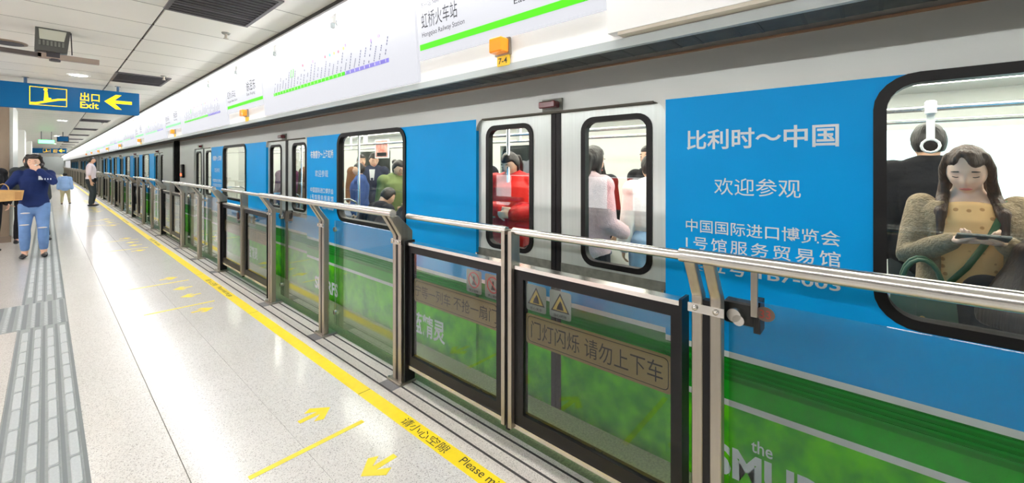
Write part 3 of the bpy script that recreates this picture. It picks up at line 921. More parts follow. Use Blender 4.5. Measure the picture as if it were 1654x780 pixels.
def downlight(x, y, lab):
    r = thing('downlight', lab, 'downlight', (x, y, 2.70), group='round downlights in the ceiling')
    M().ring(ring_pts(0, 0, 0.11), ring_pts(0, 0, 0.085), lambda u, w, t: (u, w, t), -0.008, 0.0).build('trim_ring', m_white, r)
    M().prism(ring_pts(0, 0, 0.085), lambda u, w, t: (u, w, t), -0.005, -0.001).build('lens', m_down, r)
downlight(0.284, 7.97, 'lit round ceiling downlight just before the blue exit sign')
for i, y in enumerate((1.5, 4.6, 11.2, 14.6, 18.0, 21.5, 25.0, 29.0, 34.0, 40.0, 47.0, 55.0)):  # out-of-view lamps added for general platform light
    downlight(-1.9, y, 'added unseen downlight over the left of the platform, %s in the row' % ORD[i])
for i, y in enumerate((16.5, 25.5, 35.0, 45.0)):  # extra lamps added to light the platform farther on
    downlight(0.284, y, 'added round downlight beyond the blue exit sign, %s in its row' % ORD[i])
sp = thing('ceiling_speaker', 'dark round ceiling speaker at the left edge before the exit sign', 'speaker', (-0.25, 6.35, 2.70))
M().cyl((0, 0, 0), (0, 0, -0.012), 0.13, 20).build('rim', mat('speaker_rim', (120, 104, 88), 0.5), sp)
M().cyl((0, 0, -0.012), (0, 0, -0.016), 0.105, 20).build('cone_grille', m_dark, sp)

# hanging camera housing on its cross bar
hc = thing('hanging_camera', 'grey hooded camera housing on a dark bar under the ceiling', 'camera', (0.03, 5.5, 2.70))
M().bar((-0.9, 0.0, -0.215), (-0.06, 0.0, -0.235), 0.05, 0.035).build('cross_bar', mat('dark_bar', (74, 66, 62), 0.5), hc)
M().bar((-0.08, 0.0, -0.235), (0.30, -0.0, -0.235), 0.05, 0.045).build('lens_barrel', mat('taupe_metal', (150, 134, 122), 0.4, metal=0.3), hc)
M().prism([(-0.10, -0.20), (0.095, -0.20), (0.115, 0.0), (-0.095, 0.0)], lambda u, w, t: (u, t, w), -0.05, 0.10).build('hood', mat('hood_dark', (70, 70, 66), 0.4), hc)
M().prism([(-0.07, -0.10), (0.075, -0.10), (0.09, -0.012), (-0.075, -0.012)], lambda u, w, t: (u, t, w), -0.056, -0.05).build('front_cover', mat('hood_pale', (176, 176, 160), 0.4), hc)
for q in range(7):
    M().box(-0.075 + q * 0.023, -0.063 + q * 0.023, -0.056, -0.05, -0.15, -0.11).build('vent_fin', m_sill, hc)
M().box(-0.03, 0.05, -0.03, 0.05, -0.245, -0.195).build('swivel', m_dark, hc)
M().cyl((0.02, 0, -0.255), (0.02, 0, -0.275), 0.035, 12).build('bottom_cap', m_dark, hc)
M().bar((0.118, 0.0, 0.0), (0.125, 0.0, -0.20), 0.008, 0.008).build('cable', m_dark, hc)
M().bar((-0.85, 0.0, -0.20), (-0.85, 0.0, 0.0), 0.02, 0.02).build('drop_rod', m_dark, hc)

# blue exit signs
def exit_sign(y, lab, full=True):
    r = thing('exit_sign', lab, 'sign', (0, y, 0))
    pn = M().box(-1.3, 0.968, -0.03, 0.03, 2.27, 2.618, 0.006).build('blue_panel', m_signblue, r)
    for x in (-0.19, 0.725):
        M().cyl((x, 0, 2.61), (x, 0, 2.70), 0.016, 10).build('hanger_rod', mat('rod_blue', (20, 62, 96), 0.4), r)
        M().cyl((x, 0, 2.694), (x, 0, 2.70), 0.035, 10).build('hanger_rose', m_sill, r)
    X = (1, 0, 0); yo = -0.0302
    f = lambda u, w, t: (u, yo - t, w)
    lettering('出口', m_signyel, pn, (0.425, yo, 2.495), X, UZ, w=0.20, h=0.125, bold=0.012)
    lettering('Exit', m_signyel, pn, (0.42, yo, 2.375), X, UZ, w=0.19, h=0.095, bold=0.015)
    M().prism([(0.575, 2.455), (0.70, 2.565), (0.765, 2.565), (0.685, 2.478), (0.88, 2.478), (0.88, 2.432), (0.685, 2.432), (0.765, 2.345), (0.70, 2.345)], f, 0, 0.002).build('arrow', m_signyel, pn)
    M().ring([(0.195, 2.58), (-0.155, 2.58), (-0.155, 2.325), (0.195, 2.325)], [(0.187, 2.572), (-0.147, 2.572), (-0.147, 2.333), (0.187, 2.333)], f, 0, 0.002).build('pictogram_frame', m_signyel, pn)
    M().prism([(-0.145, 2.338), (-0.09, 2.338), (0.12, 2.41), (0.187, 2.418), (0.187, 2.442), (0.11, 2.436), (-0.10, 2.364), (-0.145, 2.362)], f, 0, 0.002).build('escalator_pictogram', m_signyel, pn)
    M().prism([(-0.025, 2.395), (0.045, 2.415), (0.045, 2.435), (0.018, 2.44), (0.010, 2.525), (-0.018, 2.525)], f, 0, 0.002).build('rider_pictogram', m_signyel, pn)
    M().prism([(0.03 * math.cos(R(t)) * 0.7 - 0.008, 2.548 + 0.02 * math.sin(R(t))) for t in range(0, 360, 40)], f, 0, 0.002).build('rider_pictogram', m_signyel, pn)
    return r
exit_sign(8.7, 'blue hanging exit sign with yellow arrow and escalator pictogram, close to the camera')
e2 = exit_sign(44.0, 'small far blue hanging exit sign above the curly haired woman')
e2.location.z = 0.05

gs = thing('green_exit_light', 'small glowing green sign hanging far down the platform', 'sign', (0.0, 22.4, 2.33))
M().box(-0.2, 0.2, -0.03, 0.03, -0.07, 0.07, 0.005).build('housing', m_black, gs)
M().box(-0.19, 0.19, -0.034, -0.03, -0.06, 0.06).build('green_face', mat('green_led', (90, 255, 130), 0.4, emit=3.0), gs)
for x in (-0.12, 0.12): M().cyl((x, 0, 0.06), (x, 0, 0.37), 0.008, 6).build('hanger_rod', m_dark, gs)
ck = thing('hanging_display', 'dark box display hanging beside the green sign', 'display', (0.40, 22.3, 2.44))
M().box(-0.15, 0.15, -0.08, 0.08, -0.1, 0.1, 0.01).build('case', m_dark, ck)
M().box(-0.13, 0.13, -0.084, -0.08, -0.08, 0.08).build('screen', m_signblue, ck)
M().cyl((0, 0, 0.09), (0, 0, 0.26), 0.012, 8).build('hanger_rod', m_dark, ck)

# advert lightboxes on the platform wall behind the camera (seen mirrored in the train doors)
for i, y in enumerate((2.3, 4.9, 7.5)):
    r = thing('wall_advert_lightbox', 'low white lightbox with a red poster, %s along the platform wall' % ORD[i], 'lightbox', (-3.2, y, 0.45), group='lightboxes mirrored in the train doors')
    M().box(0, 0.08, 0, 2.3, 0, 0.85).build('frame', m_trim, r)
    M().box(0.08, 0.09, 0.05, 2.25, 0.05, 0.8).build('lit_face', mat('box_white', (250, 250, 250), 0.4, emit=2.2), r)
    M().box(0.09, 0.095, 1.2, 1.75, 0.08, 0.78).build('red_poster', mat('poster_red', (236, 60, 40), 0.4, emit=1.4), r)

# ================================================================== PEOPLE
import bmesh
PENDING = []
def fused(name, mm, vox, it, mt, parent):
    """overlapping shapes become one continuous skin (all are fused together at the end, in finish_fused)"""
    me = bpy.data.meshes.new(name); me.from_pydata(mm.v, [], mm.f)
    bm = bmesh.new(); bm.from_mesh(me); bmesh.ops.recalc_face_normals(bm, faces=bm.faces); bm.to_mesh(me); bm.free()
    ob = link(name, me, mt, parent)
    md = ob.modifiers.new('r', 'REMESH'); md.mode = 'VOXEL'; md.voxel_size = vox
    ms = ob.modifiers.new('s', 'SMOOTH'); ms.factor = 0.5; ms.iterations = it
    PENDING.append((ob, mt))
    return ob

def finish_fused():
    dg = bpy.context.evaluated_depsgraph_get()
    done = [(ob, mt, bpy.data.meshes.new_from_object(ob.evaluated_get(dg))) for ob, mt in PENDING]
    for ob, mt, me in done:
        ob.modifiers.clear(); ob.data = me
        me.materials.clear(); me.materials.append(mt); me.shade_smooth()

def ik(a, t, l1, l2, pole):
    a = Vector(a); t = Vector(t); d = t - a
    L = min(d.length, (l1 + l2) * 0.999)
    u = d.normalized(); t = a + u * L
    x = (l1 * l1 - l2 * l2 + L * L) / (2 * L)
    h = math.sqrt(max(l1 * l1 - x * x, 0))
    p = Vector(pole); p = (p - u * p.dot(u))
    p = p.normalized() if p.length > 1e-4 else u.orthogonal().normalized()
    return a + u * x + p * h, t

def gs(x, s): return math.exp(-(x * x) / (2 * s * s))

def head_point(n, k=1.0):
    """unit direction (x right, y forward, z up) -> point on the head"""
    x, y, z = n
    px, py, pz = x * 0.074, y * 0.094, z * 0.118
    if pz < 0:
        t = min(1.0, -pz / 0.118)
        px *= 1 - 0.30 * t ** 1.6
        if py < 0: py *= 1 - 0.45 * t
        else: py *= 1 - 0.06 * t
    if py < 0: py *= 1.02
    if y > 0.0:
        f = min(1.0, y * 1.6)
        py += f * (0.022 * gs(px, 0.010) * gs(pz + 0.018, 0.020)          # nose
                   + 0.006 * gs(px, 0.009) * gs(pz - 0.012, 0.016)        # bridge
                   - 0.011 * (gs(px - 0.032, 0.014) + gs(px + 0.032, 0.014)) * gs(pz - 0.008, 0.011)
                   + 0.005 * (gs(px - 0.030, 0.02) + gs(px + 0.030, 0.02)) * gs(pz - 0.034, 0.010)
                   + 0.007 * gs(px, 0.020) * gs(pz + 0.058, 0.010)        # lips
                   + 0.010 * gs(px, 0.022) * gs(pz + 0.100, 0.016)        # chin
                   + 0.005 * (gs(px - 0.042, 0.018) + gs(px + 0.042, 0.018)) * gs(pz + 0.022, 0.02))
    return Vector((px * k, py * k, pz * k))

def add_head(mm, fn, k=1.0, nu=40, nv=30):
    v = []; f = []
    for j in range(nv + 1):
        ph = math.pi * j / nv
        for i in range(nu):
            th = 2 * math.pi * i / nu
            v.append(fn(head_point((math.sin(ph) * math.cos(th), math.sin(ph) * math.sin(th), math.cos(ph)), k)))
    for j in range(nv):
        for i in range(nu):
            q = (i + 1) % nu
            f.append((j * nu + i, j * nu + nu + i, j * nu + nu + q, j * nu + q))
    mm.add(v, f)

def add_hair(mm, fn, k, style, nu=40, nv=30):
    """scalp shell: lifted where hair grows, sunk inside the head elsewhere"""
    line = {'short': 0.42, 'bob': 0.5, 'long': 0.52, 'bun': 0.42, 'tail': 0.40}.get(style, 0.4)
    vol = {'short': 0.012, 'bob': 0.03, 'long': 0.014, 'bun': 0.012, 'tail': 0.013}.get(style, 0.012)
    v = []; f = []
    for j in range(nv + 1):
        ph = math.pi * j / nv
        for i in range(nu):
            th = 2 * math.pi * i / nu
            n = Vector((math.sin(ph) * math.cos(th), math.sin(ph) * math.sin(th), math.cos(ph)))
            low = -0.55 if style == 'short' else -0.75
            lf = line if style != 'long' else 0.40 + 0.40 * math.exp(-((n.x - 0.12) ** 2) / 0.07)
            g = n.z - (lf if n.y > 0.35 else (low + (lf - low) * max(0.0, min(1.0, (n.y + 0.15) / 0.5))))
            lift = max(-0.02, min(1.0, g * 9.0))
            p = head_point(n, k)
            off = vol * lift if lift > 0 else -0.02
            off += 0.004 * noise.noise(p * 60) * (1 if lift > 0 else 0)
            v.append(fn(p + n * off))
    for j in range(nv):
        for i in range(nu):
            q = (i + 1) % nu
            f.append((j * nu + i, j * nu + nu + i, j * nu + nu + q, j * nu + q))
    mm.add(v, f)

def add_hand(mm, w, d, n, k=1.0, side=1, curl=(35, 45, 30), spread=0.05, thumb=0.6, infl=0.0):
    """w wrist, d direction of the fingers, n palm normal, side +1/-1 where the thumb is (along d x n)"""
    w = Vector(w); d = Vector(d).normalized(); n = Vector(n); n = (n - d * n.dot(d)).normalized(); s = d.cross(n) * side
    e = infl
    mm.tube([w - d * 0.01 * k, w + d * 0.03 * k, w + d * 0.075 * k, w + d * 0.095 * k], [(0.026 * k + e, 0.018 * k + e), (0.036 * k + e, 0.016 * k + e), (0.041 * k + e, 0.014 * k + e), (0.037 * k + e, 0.011 * k + e)], 12, side=s, rnd=True)
    for i, (off, ln) in enumerate(((0.030, 0.92), (0.010, 1.0), (-0.010, 0.95), (-0.029, 0.76))):
        p = w + d * 0.088 * k + s * off * k
        dirv = (d + s * off * spread * 30 * 0.1).normalized()
        pts = [p - d * 0.02 * k, p]; ang = 0
        for sl, c in zip((0.042, 0.027, 0.021), curl):
            ang += R(c)
            p = p + (dirv * math.cos(ang) + n * math.sin(ang)) * sl * ln * k
            pts.append(p)
        mm.tube(pts, [0.0095 * k + e, 0.0095 * k + e, 0.0088 * k + e, 0.008 * k + e, 0.007 * k + e], 8, rnd=True)
    p0 = w + d * 0.025 * k + s * 0.022 * k; t1 = (d * 0.55 + s * 0.75 + n * 0.35 * thumb).normalized(); t2 = (d * 0.9 + s * 0.2 + n * 0.6 * thumb).normalized()
    p1 = p0 + t1 * 0.042 * k; p2 = p1 + t2 * 0.032 * k; p3 = p2 + t2 * 0.024 * k
    mm.tube([p0, p1, p2, p3], [0.014 * k + e, 0.0115 * k + e, 0.0105 * k + e, 0.0085 * k + e], 8, rnd=True)

def skin_m(i):
    return mat('skin_%d' % i, ((228, 184, 156), (214, 166, 136), (236, 196, 172), (200, 150, 120))[i], 0.5, noise_s=20, noise_a=0.04, sub=0.08)
m_hair = mat('black_hair', (34, 26, 24), 0.42, noise_s=90, noise_a=0.35, stretch=(1, 1, 0.06), bump=0.5, bump_s=120)
m_hairb = mat('brown_hair', (74, 48, 33), 0.42, noise_s=90, noise_a=0.4, stretch=(1, 1, 0.06), bump=0.5, bump_s=120)
m_lip = mat('lip_pink', (196, 110, 104), 0.4)
m_eyew = mat('eye_white', (236, 232, 226), 0.3)
m_eyed = mat('eye_dark', (34, 24, 20), 0.3)

def person(label, loc, face, h=1.66, girth=1.0, lean=0.0, sit=False, armL=None, armR=None, handL=None, handR=None, legs=None, head=(0, 0), hair='short', hair_m=None, skin=0,
           top=None, sleeve=1.0, hem=0.86, loose=0.016, neck_open=0.0, bottom=None, bot_loose=0.012, leg_to=0.07, shoe=None, vox=0.012, hair_len=1.28, eyes='open', group=None, extra=None, low=True, cat='person'):
    """body with clothes as children; local +y is where the person looks"""
    r = thing('person', label, cat, loc, R(face), group)
    k = h / 1.7
    S = Vector((k, k, k))
    def V(x, y, z): return Vector((x * k, y * k, z * k))
    base_z = 0.90 if not sit else 0.52
    pel = Vector((0, 0, base_z))
    rot = Matrix.Rotation(-R(lean), 3, 'X')
    def sp(x, y, z):                       # point of the upright torso (given for a standing figure) after lean and sitting
        p = Vector((x, y, z - 0.90)); p = rot @ p
        return (pel + p) * k
    g = girth
    TOR = [(0.80, 0.115, 0.095, 0), (0.88, 0.160, 0.115, -0.005), (0.95, 0.155, 0.112, -0.005), (1.06, 0.130, 0.095, 0.0), (1.16, 0.142, 0.103, 0.0), (1.26, 0.158, 0.112, 0.0), (1.34, 0.165, 0.102, -0.008), (1.40, 0.135, 0.078, -0.015), (1.44, 0.075, 0.062, -0.012), (1.48, 0.054, 0.055, -0.004), (1.54, 0.050, 0.054, 0.008)]
    side = Vector((1, 0, 0))
    def torso(mm, z0, z1, infl, cap=True):
        rows = [t for t in TOR if z0 <= t[0] <= z1]
        mm.tube([sp(0, t[3], t[0]) for t in rows], [((t[1] * (g if t[0] < 1.36 else 1) + infl) * k, (t[2] * (g if t[0] < 1.36 else 1) + infl) * k) for t in rows], 20, side=side, rnd=True)
    sh = {'R': sp(0.165 * (0.6 + 0.4 * g), -0.01, 1.385), 'L': sp(-0.165 * (0.6 + 0.4 * g), -0.01, 1.385)}
    arms = {}
    for q, tgt in (('R', armR), ('L', armL)):
        sx = 1 if q == 'R' else -1
        if tgt is None: tgt = ((0.235 * sx * (0.7 + 0.3 * g), 0.03, 0.86 if not sit else 0.62), (0.3 * sx, -1, 0))
        e, w = ik(sh[q], Vector(tgt[0]) * k, 0.285 * k, 0.25 * k, tgt[1])
        arms[q] = (sh[q], e, w)
    lg = {}
    for q, sx in (('R', 1), ('L', -1)):
        hip = sp(0.085 * sx, 0, 0.88)
        if sit:
            kn = hip + V(0.03 * sx, 0.42, -0.02); an = V(0.12 * sx, 0.40, 0.09); toe = V(0.125 * sx, 0.56, 0.03)
        else:
            a = (legs or {}).get(q, (0.095 * sx, -0.02, 0.085))
            kn, an = ik(hip, Vector(a) * k, 0.407 * k, 0.395 * k, (0.15 * sx, 1, 0))
            toe = an + V(0.02 * sx, 0.15, -0.05)
        lg[q] = (hip, kn, an, toe)
    def arm(mm, q, infl, frac=1.0, cuff=0.0):
        a, e, w = arms[q]
        pts = [a, a.lerp(e, 0.5), e, e.lerp(w, 0.45), w]
        rd = [0.052, 0.047, 0.039, 0.037, 0.026 + cuff]
        if frac < 1.0:
            n = 2 if frac < 0.5 else 4
            pts = pts[:n + 1] if n < 4 else pts[:4]
            rd = rd[:len(pts)]
        mm.tube(pts, [(x * (0.7 + 0.3 * g) + infl) * k for x in rd], 12, rnd=True)
    def leg(mm, q, infl, to=1.0):
        hp_, kn, an, toe = lg[q]
        pts = [hp_, hp_.lerp(kn, 0.35), kn, kn.lerp(an, 0.35), kn.lerp(an, to)]
        rd = [0.090 * g, 0.080 * g, 0.056 * (0.5 + 0.5 * g), 0.056, 0.040]
        mm.tube(pts, [(x + infl) * k for x in rd], 14, rnd=True)
    # head frame
    hc = sp(0, 0.012, 1.585)
    hp, hyaw = head
    HR = Matrix.Rotation(R(hyaw), 3, 'Z') @ Matrix.Rotation(-R(hp + lean * 0.5), 3, 'X')
    piv = sp(0, 0.0, 1.50)
    def HF(p): return piv + HR @ (Vector(p) * k + (hc - piv))
    # --- body
    b = M()
    torso(b, 0.8, 1.6, 0.0)
    for q in 'RL':
        arm(b, q, 0.0)
        if low: leg(b, q, 0.0)
    for q, hd in (('R', handR), ('L', handL)):
        a, e, w = arms[q]
        sx = 1 if q == 'R' else -1
        d = (w - e).normalized()
        if hd is None: add_hand(b, w, d, (-sx, 0.1, 0), k, side=-sx if False else (1 if q == 'R' else -1) * (1 if d.cross(Vector((-sx, 0.1, 0))).y > 0 else -1) * (1 if q == 'R' else -1), curl=(25, 30, 20))
        else: add_hand(b, w, hd[0], hd[1], k, side=hd[2], curl=hd[3] if len(hd) > 3 else (35, 45, 30))
    if low:
        for q in 'RL':
            hp_, kn, an, toe = lg[q]
            b.tube([an + V(0, -0.03, -0.035), an + V(0, 0.05, -0.035), toe], [(0.03 * k, 0.03 * k), (0.036 * k, 0.03 * k), (0.03 * k, 0.018 * k)], 10, rnd=True)
    add_head(b, HF)
    b.tube([sp(0, -0.004, 1.46), HF((0, -0.01, -0.06))], [0.052 * k, 0.050 * k], 14)
    for sx in (1, -1): b.ell(HF((sx * 0.073, -0.008, -0.005)), (0.010 * k, 0.018 * k, 0.030 * k), HR, 10, 8)
    body = fused('body', b, vox, 2, skin_m(skin), r)
    # --- face details
    for sx in (1, -1):
        if eyes == 'open':
            ey = M().ell(HF((sx * 0.031, 0.079, 0.008)), (0.013 * k, 0.008 * k, 0.0065 * k), HR, 10, 6).build('eye', m_eyew, body, True)
            M().ell(HF((sx * 0.031, 0.0845, 0.008)), (0.006 * k, 0.004 * k, 0.006 * k), HR, 8, 6).build('iris', m_eyed, body, True)
        else:
            M().tube([HF((sx * (0.031 + t), 0.0865 - abs(t) * 0.35, 0.002 + 12 * t * t)) for t in (-0.014, -0.007, 0, 0.007, 0.014)], [0.0022 * k] * 5, 6).build('eyelash', m_eyed, body, True)
        M().tube([HF((sx * (0.031 + t), 0.092 - abs(t) * 0.5, 0.034 - 10 * t * t)) for t in (-0.017, -0.006, 0.006, 0.017)], [0.002 * k, 0.0034 * k, 0.0034 * k, 0.0018 * k], 6).build('eyebrow', m_hair, body, True)
    M().tube([HF((t, 0.0985 - 9 * t * t, -0.058 + 3 * t * t)) for t in (-0.022, -0.012, 0, 0.012, 0.022)], [(0.003 * k, 0.002 * k), (0.006 * k, 0.005 * k), (0.0065 * k, 0.006 * k), (0.006 * k, 0.005 * k), (0.003 * k, 0.002 * k)], 8).build('lips', m_lip, body, True)
    # --- hair
    hm = M(); add_hair(hm, HF, 1.0, hair)
    if hair == 'long':
        z1 = hair_len
        back = [HF((0, -0.065, 0.03)), HF((0, -0.075, -0.06)), sp(0, -0.085, 1.44), sp(0, -0.125, 1.34), sp(0, -0.13, z1)]
        hm.tube(back, [(0.074 * k, 0.05 * k), (0.082 * k, 0.045 * k), (0.095 * k, 0.035 * k), (0.11 * k, 0.025 * k), (0.10 * k, 0.015 * k)], 16, side=side, rnd=True)
        for sx in (1, -1):
            hm.tube([HF((sx * 0.058, 0.02, 0.085)), HF((sx * 0.079, 0.018, 0.02)), HF((sx * 0.080, 0.010, -0.06)), sp(sx * 0.088, 0.012, 1.44), sp(sx * 0.105, 0.085, 1.36), sp(sx * 0.115, 0.105, z1)], [0.022 * k, 0.02 * k, 0.021 * k, 0.026 * k, 0.028 * k, 0.014 * k], 10, rnd=True)
    if hair == 'bob':
        for a in range(9):
            t = R(-20 + 220 * a / 8)
            c = HF((0.082 * math.cos(t), -0.012 - 0.085 * math.sin(t) * 0.9, -0.035 + 0.02 * math.sin(a * 2.1)))
            hm.ell(c, (0.036 * k, 0.036 * k, 0.045 * k))
        for a in range(6): hm.ell(HF((-0.06 + 0.024 * a, 0.045 - 0.2 * abs(-0.06 + 0.024 * a), 0.112 + 0.008 * (a % 2))), (0.03 * k, 0.028 * k, 0.024 * k))
        hm.ell(HF((0.075, 0.0, 0.075)), (0.035 * k,) * 3); hm.ell(HF((-0.07, 0.0, 0.08)), (0.032 * k,) * 3)
    if hair == 'bun': hm.ell(HF((0, -0.115, 0.045)), (0.042 * k, 0.04 * k, 0.042 * k))
    if hair == 'tail': hm.tube([HF((0, -0.09, 0.05)), HF((0, -0.14, 0.03)), HF((0, -0.15, -0.06)), HF((0, -0.13, -0.15))], [0.02 * k, 0.026 * k, 0.026 * k, 0.012 * k], 10, rnd=True)
    fused('hair', hm, vox * 0.8, 2, hair_m or m_hair, r)
    # --- clothes
    if top is not None:
        t = M(); torso(t, hem, 1.43 if not neck_open else 1.40, loose)
        for q in 'RL': arm(t, q, loose * 0.9, sleeve, 0.004)
        for q in 'RL': t.ell(arms[q][0], ((0.06 + loose) * k,) * 3)
        fused('top', t, vox * 0.9, 3, top, r)
        if not neck_open:
            M().tube([sp(0, -0.012, 1.43), sp(0, -0.006, 1.462)], [((0.074 + loose * 0.4) * k, (0.070 + loose * 0.4) * k), ((0.066 + loose * 0.3) * k, (0.064 + loose * 0.3) * k)], 18, side=side).build('collar', top, r, True)
    if bottom is not None and low:
        t = M()
        torso(t, 0.78, 0.96, bot_loose)
        for q in 'RL': leg(t, q, bot_loose, 1.0 - leg_to)
        fused('trousers', t, vox * 0.9, 3, bottom, r)
    if shoe is not None and low:
        for q in 'RL':
            hp_, kn, an, toe = lg[q]
            s = M()
            f0 = an + V(0, -0.045, -0.045); f0.z = max(f0.z, 0.032 * k); t2 = toe.copy(); t2.z = max(t2.z, 0.03 * k)
            md_ = f0.lerp(t2, 0.5)
            s.tube([f0, f0.lerp(t2, 0.3) + V(0, 0, 0.012), md_ + V(0, 0, 0.006), t2], [(0.034 * k, 0.036 * k), (0.038 * k, 0.042 * k), (0.043 * k, 0.034 * k), (0.036 * k, 0.026 * k)], 12, side=side, rnd=True)
            fused('shoe', s, 0.009, 2, shoe, r)
    if extra: extra(r, k, sp, HF, arms, lg, V)
    return r

def cloth(nm, c, na=0.12, ns=9, bump=0.35, bs=26, rough=0.85): return mat(nm, c, rough, noise_s=ns, noise_a=na, bump=bump, bump_s=bs, spec=0.2)
c_navy = cloth('navy_sweatshirt', (28, 44, 92)); c_jean = cloth('light_denim', (112, 146, 196), 0.25, 6); c_jean2 = cloth('pale_jeans', (150, 184, 216), 0.15, 8)
c_black = cloth('black_cloth', (26, 26, 30)); c_char = cloth('charcoal_cloth', (58, 64, 66)); c_dark = cloth('dark_jacket', (44, 44, 52))
c_shirt = cloth('pale_pink_shirt', (238, 222, 226), 0.05); c_sky = cloth('sky_blue_shirt', (156, 188, 236), 0.08); c_khaki = cloth('khaki_cloth', (206, 194, 160))
c_knit = cloth('taupe_knit', (158, 138, 112), 0.25, 70, 0.8, 110)
c_red = cloth('red_down_jacket', (216, 36, 34), 0.2, 6, 0.6, 14, 0.5); c_pink = cloth('fuzzy_pink', (228, 198, 204), 0.12, 40, 0.8, 120); c_whitetop = cloth('white_knit', (236, 232, 228), 0.06)
c_olive = cloth('olive_jacket', (120, 134, 84)); c_blue = cloth('denim_blue_jacket', (60, 88, 148)); c_suit = cloth('navy_suit', (52, 58, 78)); c_brown = cloth('brown_coat', (132, 92, 62)); c_grey = cloth('grey_coat', (110, 112, 118)); c_purple = cloth('plum_coat', (104, 58, 84))
def dotted(nm, c, d):
    m = mat(nm, c, 0.8, spec=0.2); nt = m.node_tree; N = nt.nodes; L = nt.links
    tc = N.new('ShaderNodeTexCoord'); vo = N.new('ShaderNodeTexVoronoi'); vo.inputs['Scale'].default_value = 26; vo.inputs['Randomness'].default_value = 0.35
    L.new(tc.outputs['Object'], vo.inputs['Vector'])
    rp = N.new('ShaderNodeValToRGB'); rp.color_ramp.elements[0].position = 0.20; rp.color_ramp.elements[0].color = rgb(*d); rp.color_ramp.elements[1].position = 0.26; rp.color_ramp.elements[1].color = rgb(*c)
    L.new(vo.outputs['Distance'], rp.inputs['Fac']); L.new(rp.outputs['Color'], N['Principled BSDF'].inputs['Base Color'])
    return m
c_mustard = dotted('dotted_top', (242, 196, 138), (196, 146, 96))
s_black = mat('black_shoe', (22, 22, 24), 0.4)

# --- woman eating, walking towards the camera
def ex_woman(r, k, sp, HF, arms, lg, V):
    em = M()
    for i in range(4): em.box(-0.052 + i * 0.03, -0.040 + i * 0.03, 0.0, 0.002, -0.012, 0.012)
    o = em.build('sleeve_print', m_print, r); o.location = arms['L'][2] * 0.35 + arms['L'][1] * 0.65 + Vector((0.02, 0.072, -0.01))
    o = M().box(-0.018, 0.018, 0.0, 0.002, -0.03, 0.03).build('chest_print', m_print, r); o.location = sp(-0.075, 0.148, 1.33)
    for sx, z in ((1, 0.56), (-1, 0.50), (1, 0.75)):
        hp_, kn, an, toe = lg['R' if sx > 0 else 'L']
        o = M().ell((0, 0, 0), (0.055 * k, 0.01, 0.011)).build('ripped_patch', mat('rip_pale', (214, 208, 204), 0.9), r, True)
        t = (hp_.z - z * k) / (hp_.z - kn.z) if z * k > kn.z else 1.0
        o.location = hp_.lerp(kn, min(t, 0.95)) + Vector((0, 0.075 * k + 0.012, 0))
    sn = M().tube([HF((-0.004, 0.125, -0.05)), HF((-0.03, 0.15, -0.045)), HF((-0.06, 0.16, -0.03))], [0.010, 0.012, 0.008], 8, rnd=True).build('snack', m_strap, r, True)
person('curly haired woman in navy sweatshirt and ripped jeans, eating as she walks', (-0.13, 10.24, 0), 176, 1.645, girth=0.98, hair='bob', top=c_navy, hem=0.84, loose=0.02, bottom=c_jean, bot_loose=0.012, leg_to=0.16, shoe=s_black, eyes='closed', head=(2, -6), legs={'R': (0.10, 0.02, 0.085), 'L': (-0.11, 0.05, 0.085)},
       armL=((-0.075, 0.175, 1.445), (-0.75, 0.25, -0.9)), handL=((0.55, 0.1, 0.55), (0.3, -0.9, 0), -1, (30, 50, 40)), armR=((0.20, 0.20, 1.06), (0.7, -0.6, -0.4)), handR=((-0.1, 0.6, -0.25), (-0.2, -0.2, 1), 1, (50, 60, 40)), vox=0.011, extra=ex_woman)
pb = thing('paper_bag', 'folded kraft paper bag carried by the curly haired woman', 'bag', (-0.42, 9.98, 0.93))
bm_ = M(); bm_.add([(-0.19, -0.05, 0.0), (0.17, -0.05, 0.02), (0.17, 0.05, 0.02), (-0.19, 0.05, 0.0), (-0.10, -0.05, 0.19), (0.19, -0.04, 0.17), (0.19, 0.04, 0.17), (-0.10, 0.05, 0.19)], [(3, 2, 1, 0), (4, 5, 6, 7), (0, 1, 5, 4), (1, 2, 6, 5), (2, 3, 7, 6), (3, 0, 4, 7)])
m_kraft = mat('kraft_paper', (206, 164, 104), 0.8, noise_s=12, noise_a=0.15)
bm_.build('bag_body', m_kraft, pb)
M().tube([(-0.02 + 0.06 * math.cos(R(t)), -0.052, 0.18 + 0.10 * math.sin(R(t))) for t in range(0, 181, 30)], [0.006] * 7, 6).build('bag_handle', m_kraft, pb, True)
M().box(0.10, 0.165, -0.056, -0.05, 0.03, 0.15).build('fold_flap', mat('kraft_dark', (176, 132, 80), 0.8), pb)

person('person in dark clothes walking mostly hidden behind the curly haired woman', (-0.22, 12.3, 0), 185, 1.68, girth=1.05, top=c_char, loose=0.03, bottom=c_black, shoe=s_black, hair='short', legs={'R': (0.16, 0.10, 0.085), 'L': (-0.22, 0.12, 0.10)}, vox=0.014)
person('person in a black jacket cut off by the left edge of the picture', (-0.69, 11.35, 0), 200, 1.66, girth=1.15, top=c_black, loose=0.035, bottom=c_black, shoe=s_black, hair='short', armR=((0.24, 0.10, 0.95), (0.4, -1, 0)), vox=0.014)
def ex_man(r, k, sp, HF, arms, lg, V):
    M().box(-0.02, 0.19, 0.09, 0.17, 0.90, 1.02, 0.015).build('waist_pouch', m_black, r)
person('man in a pale short sleeved shirt and dark trousers facing the train', (1.065, 21.2, 0), -100, 1.77, top=c_shirt, sleeve=0.4, hem=0.93, loose=0.022, bottom=c_char, bot_loose=0.02, shoe=s_black, hair='short', vox=0.014, extra=ex_man, legs={'R': (0.095, 0.0, 0.085), 'L': (-0.095, 0.01, 0.085)}, skin=1)
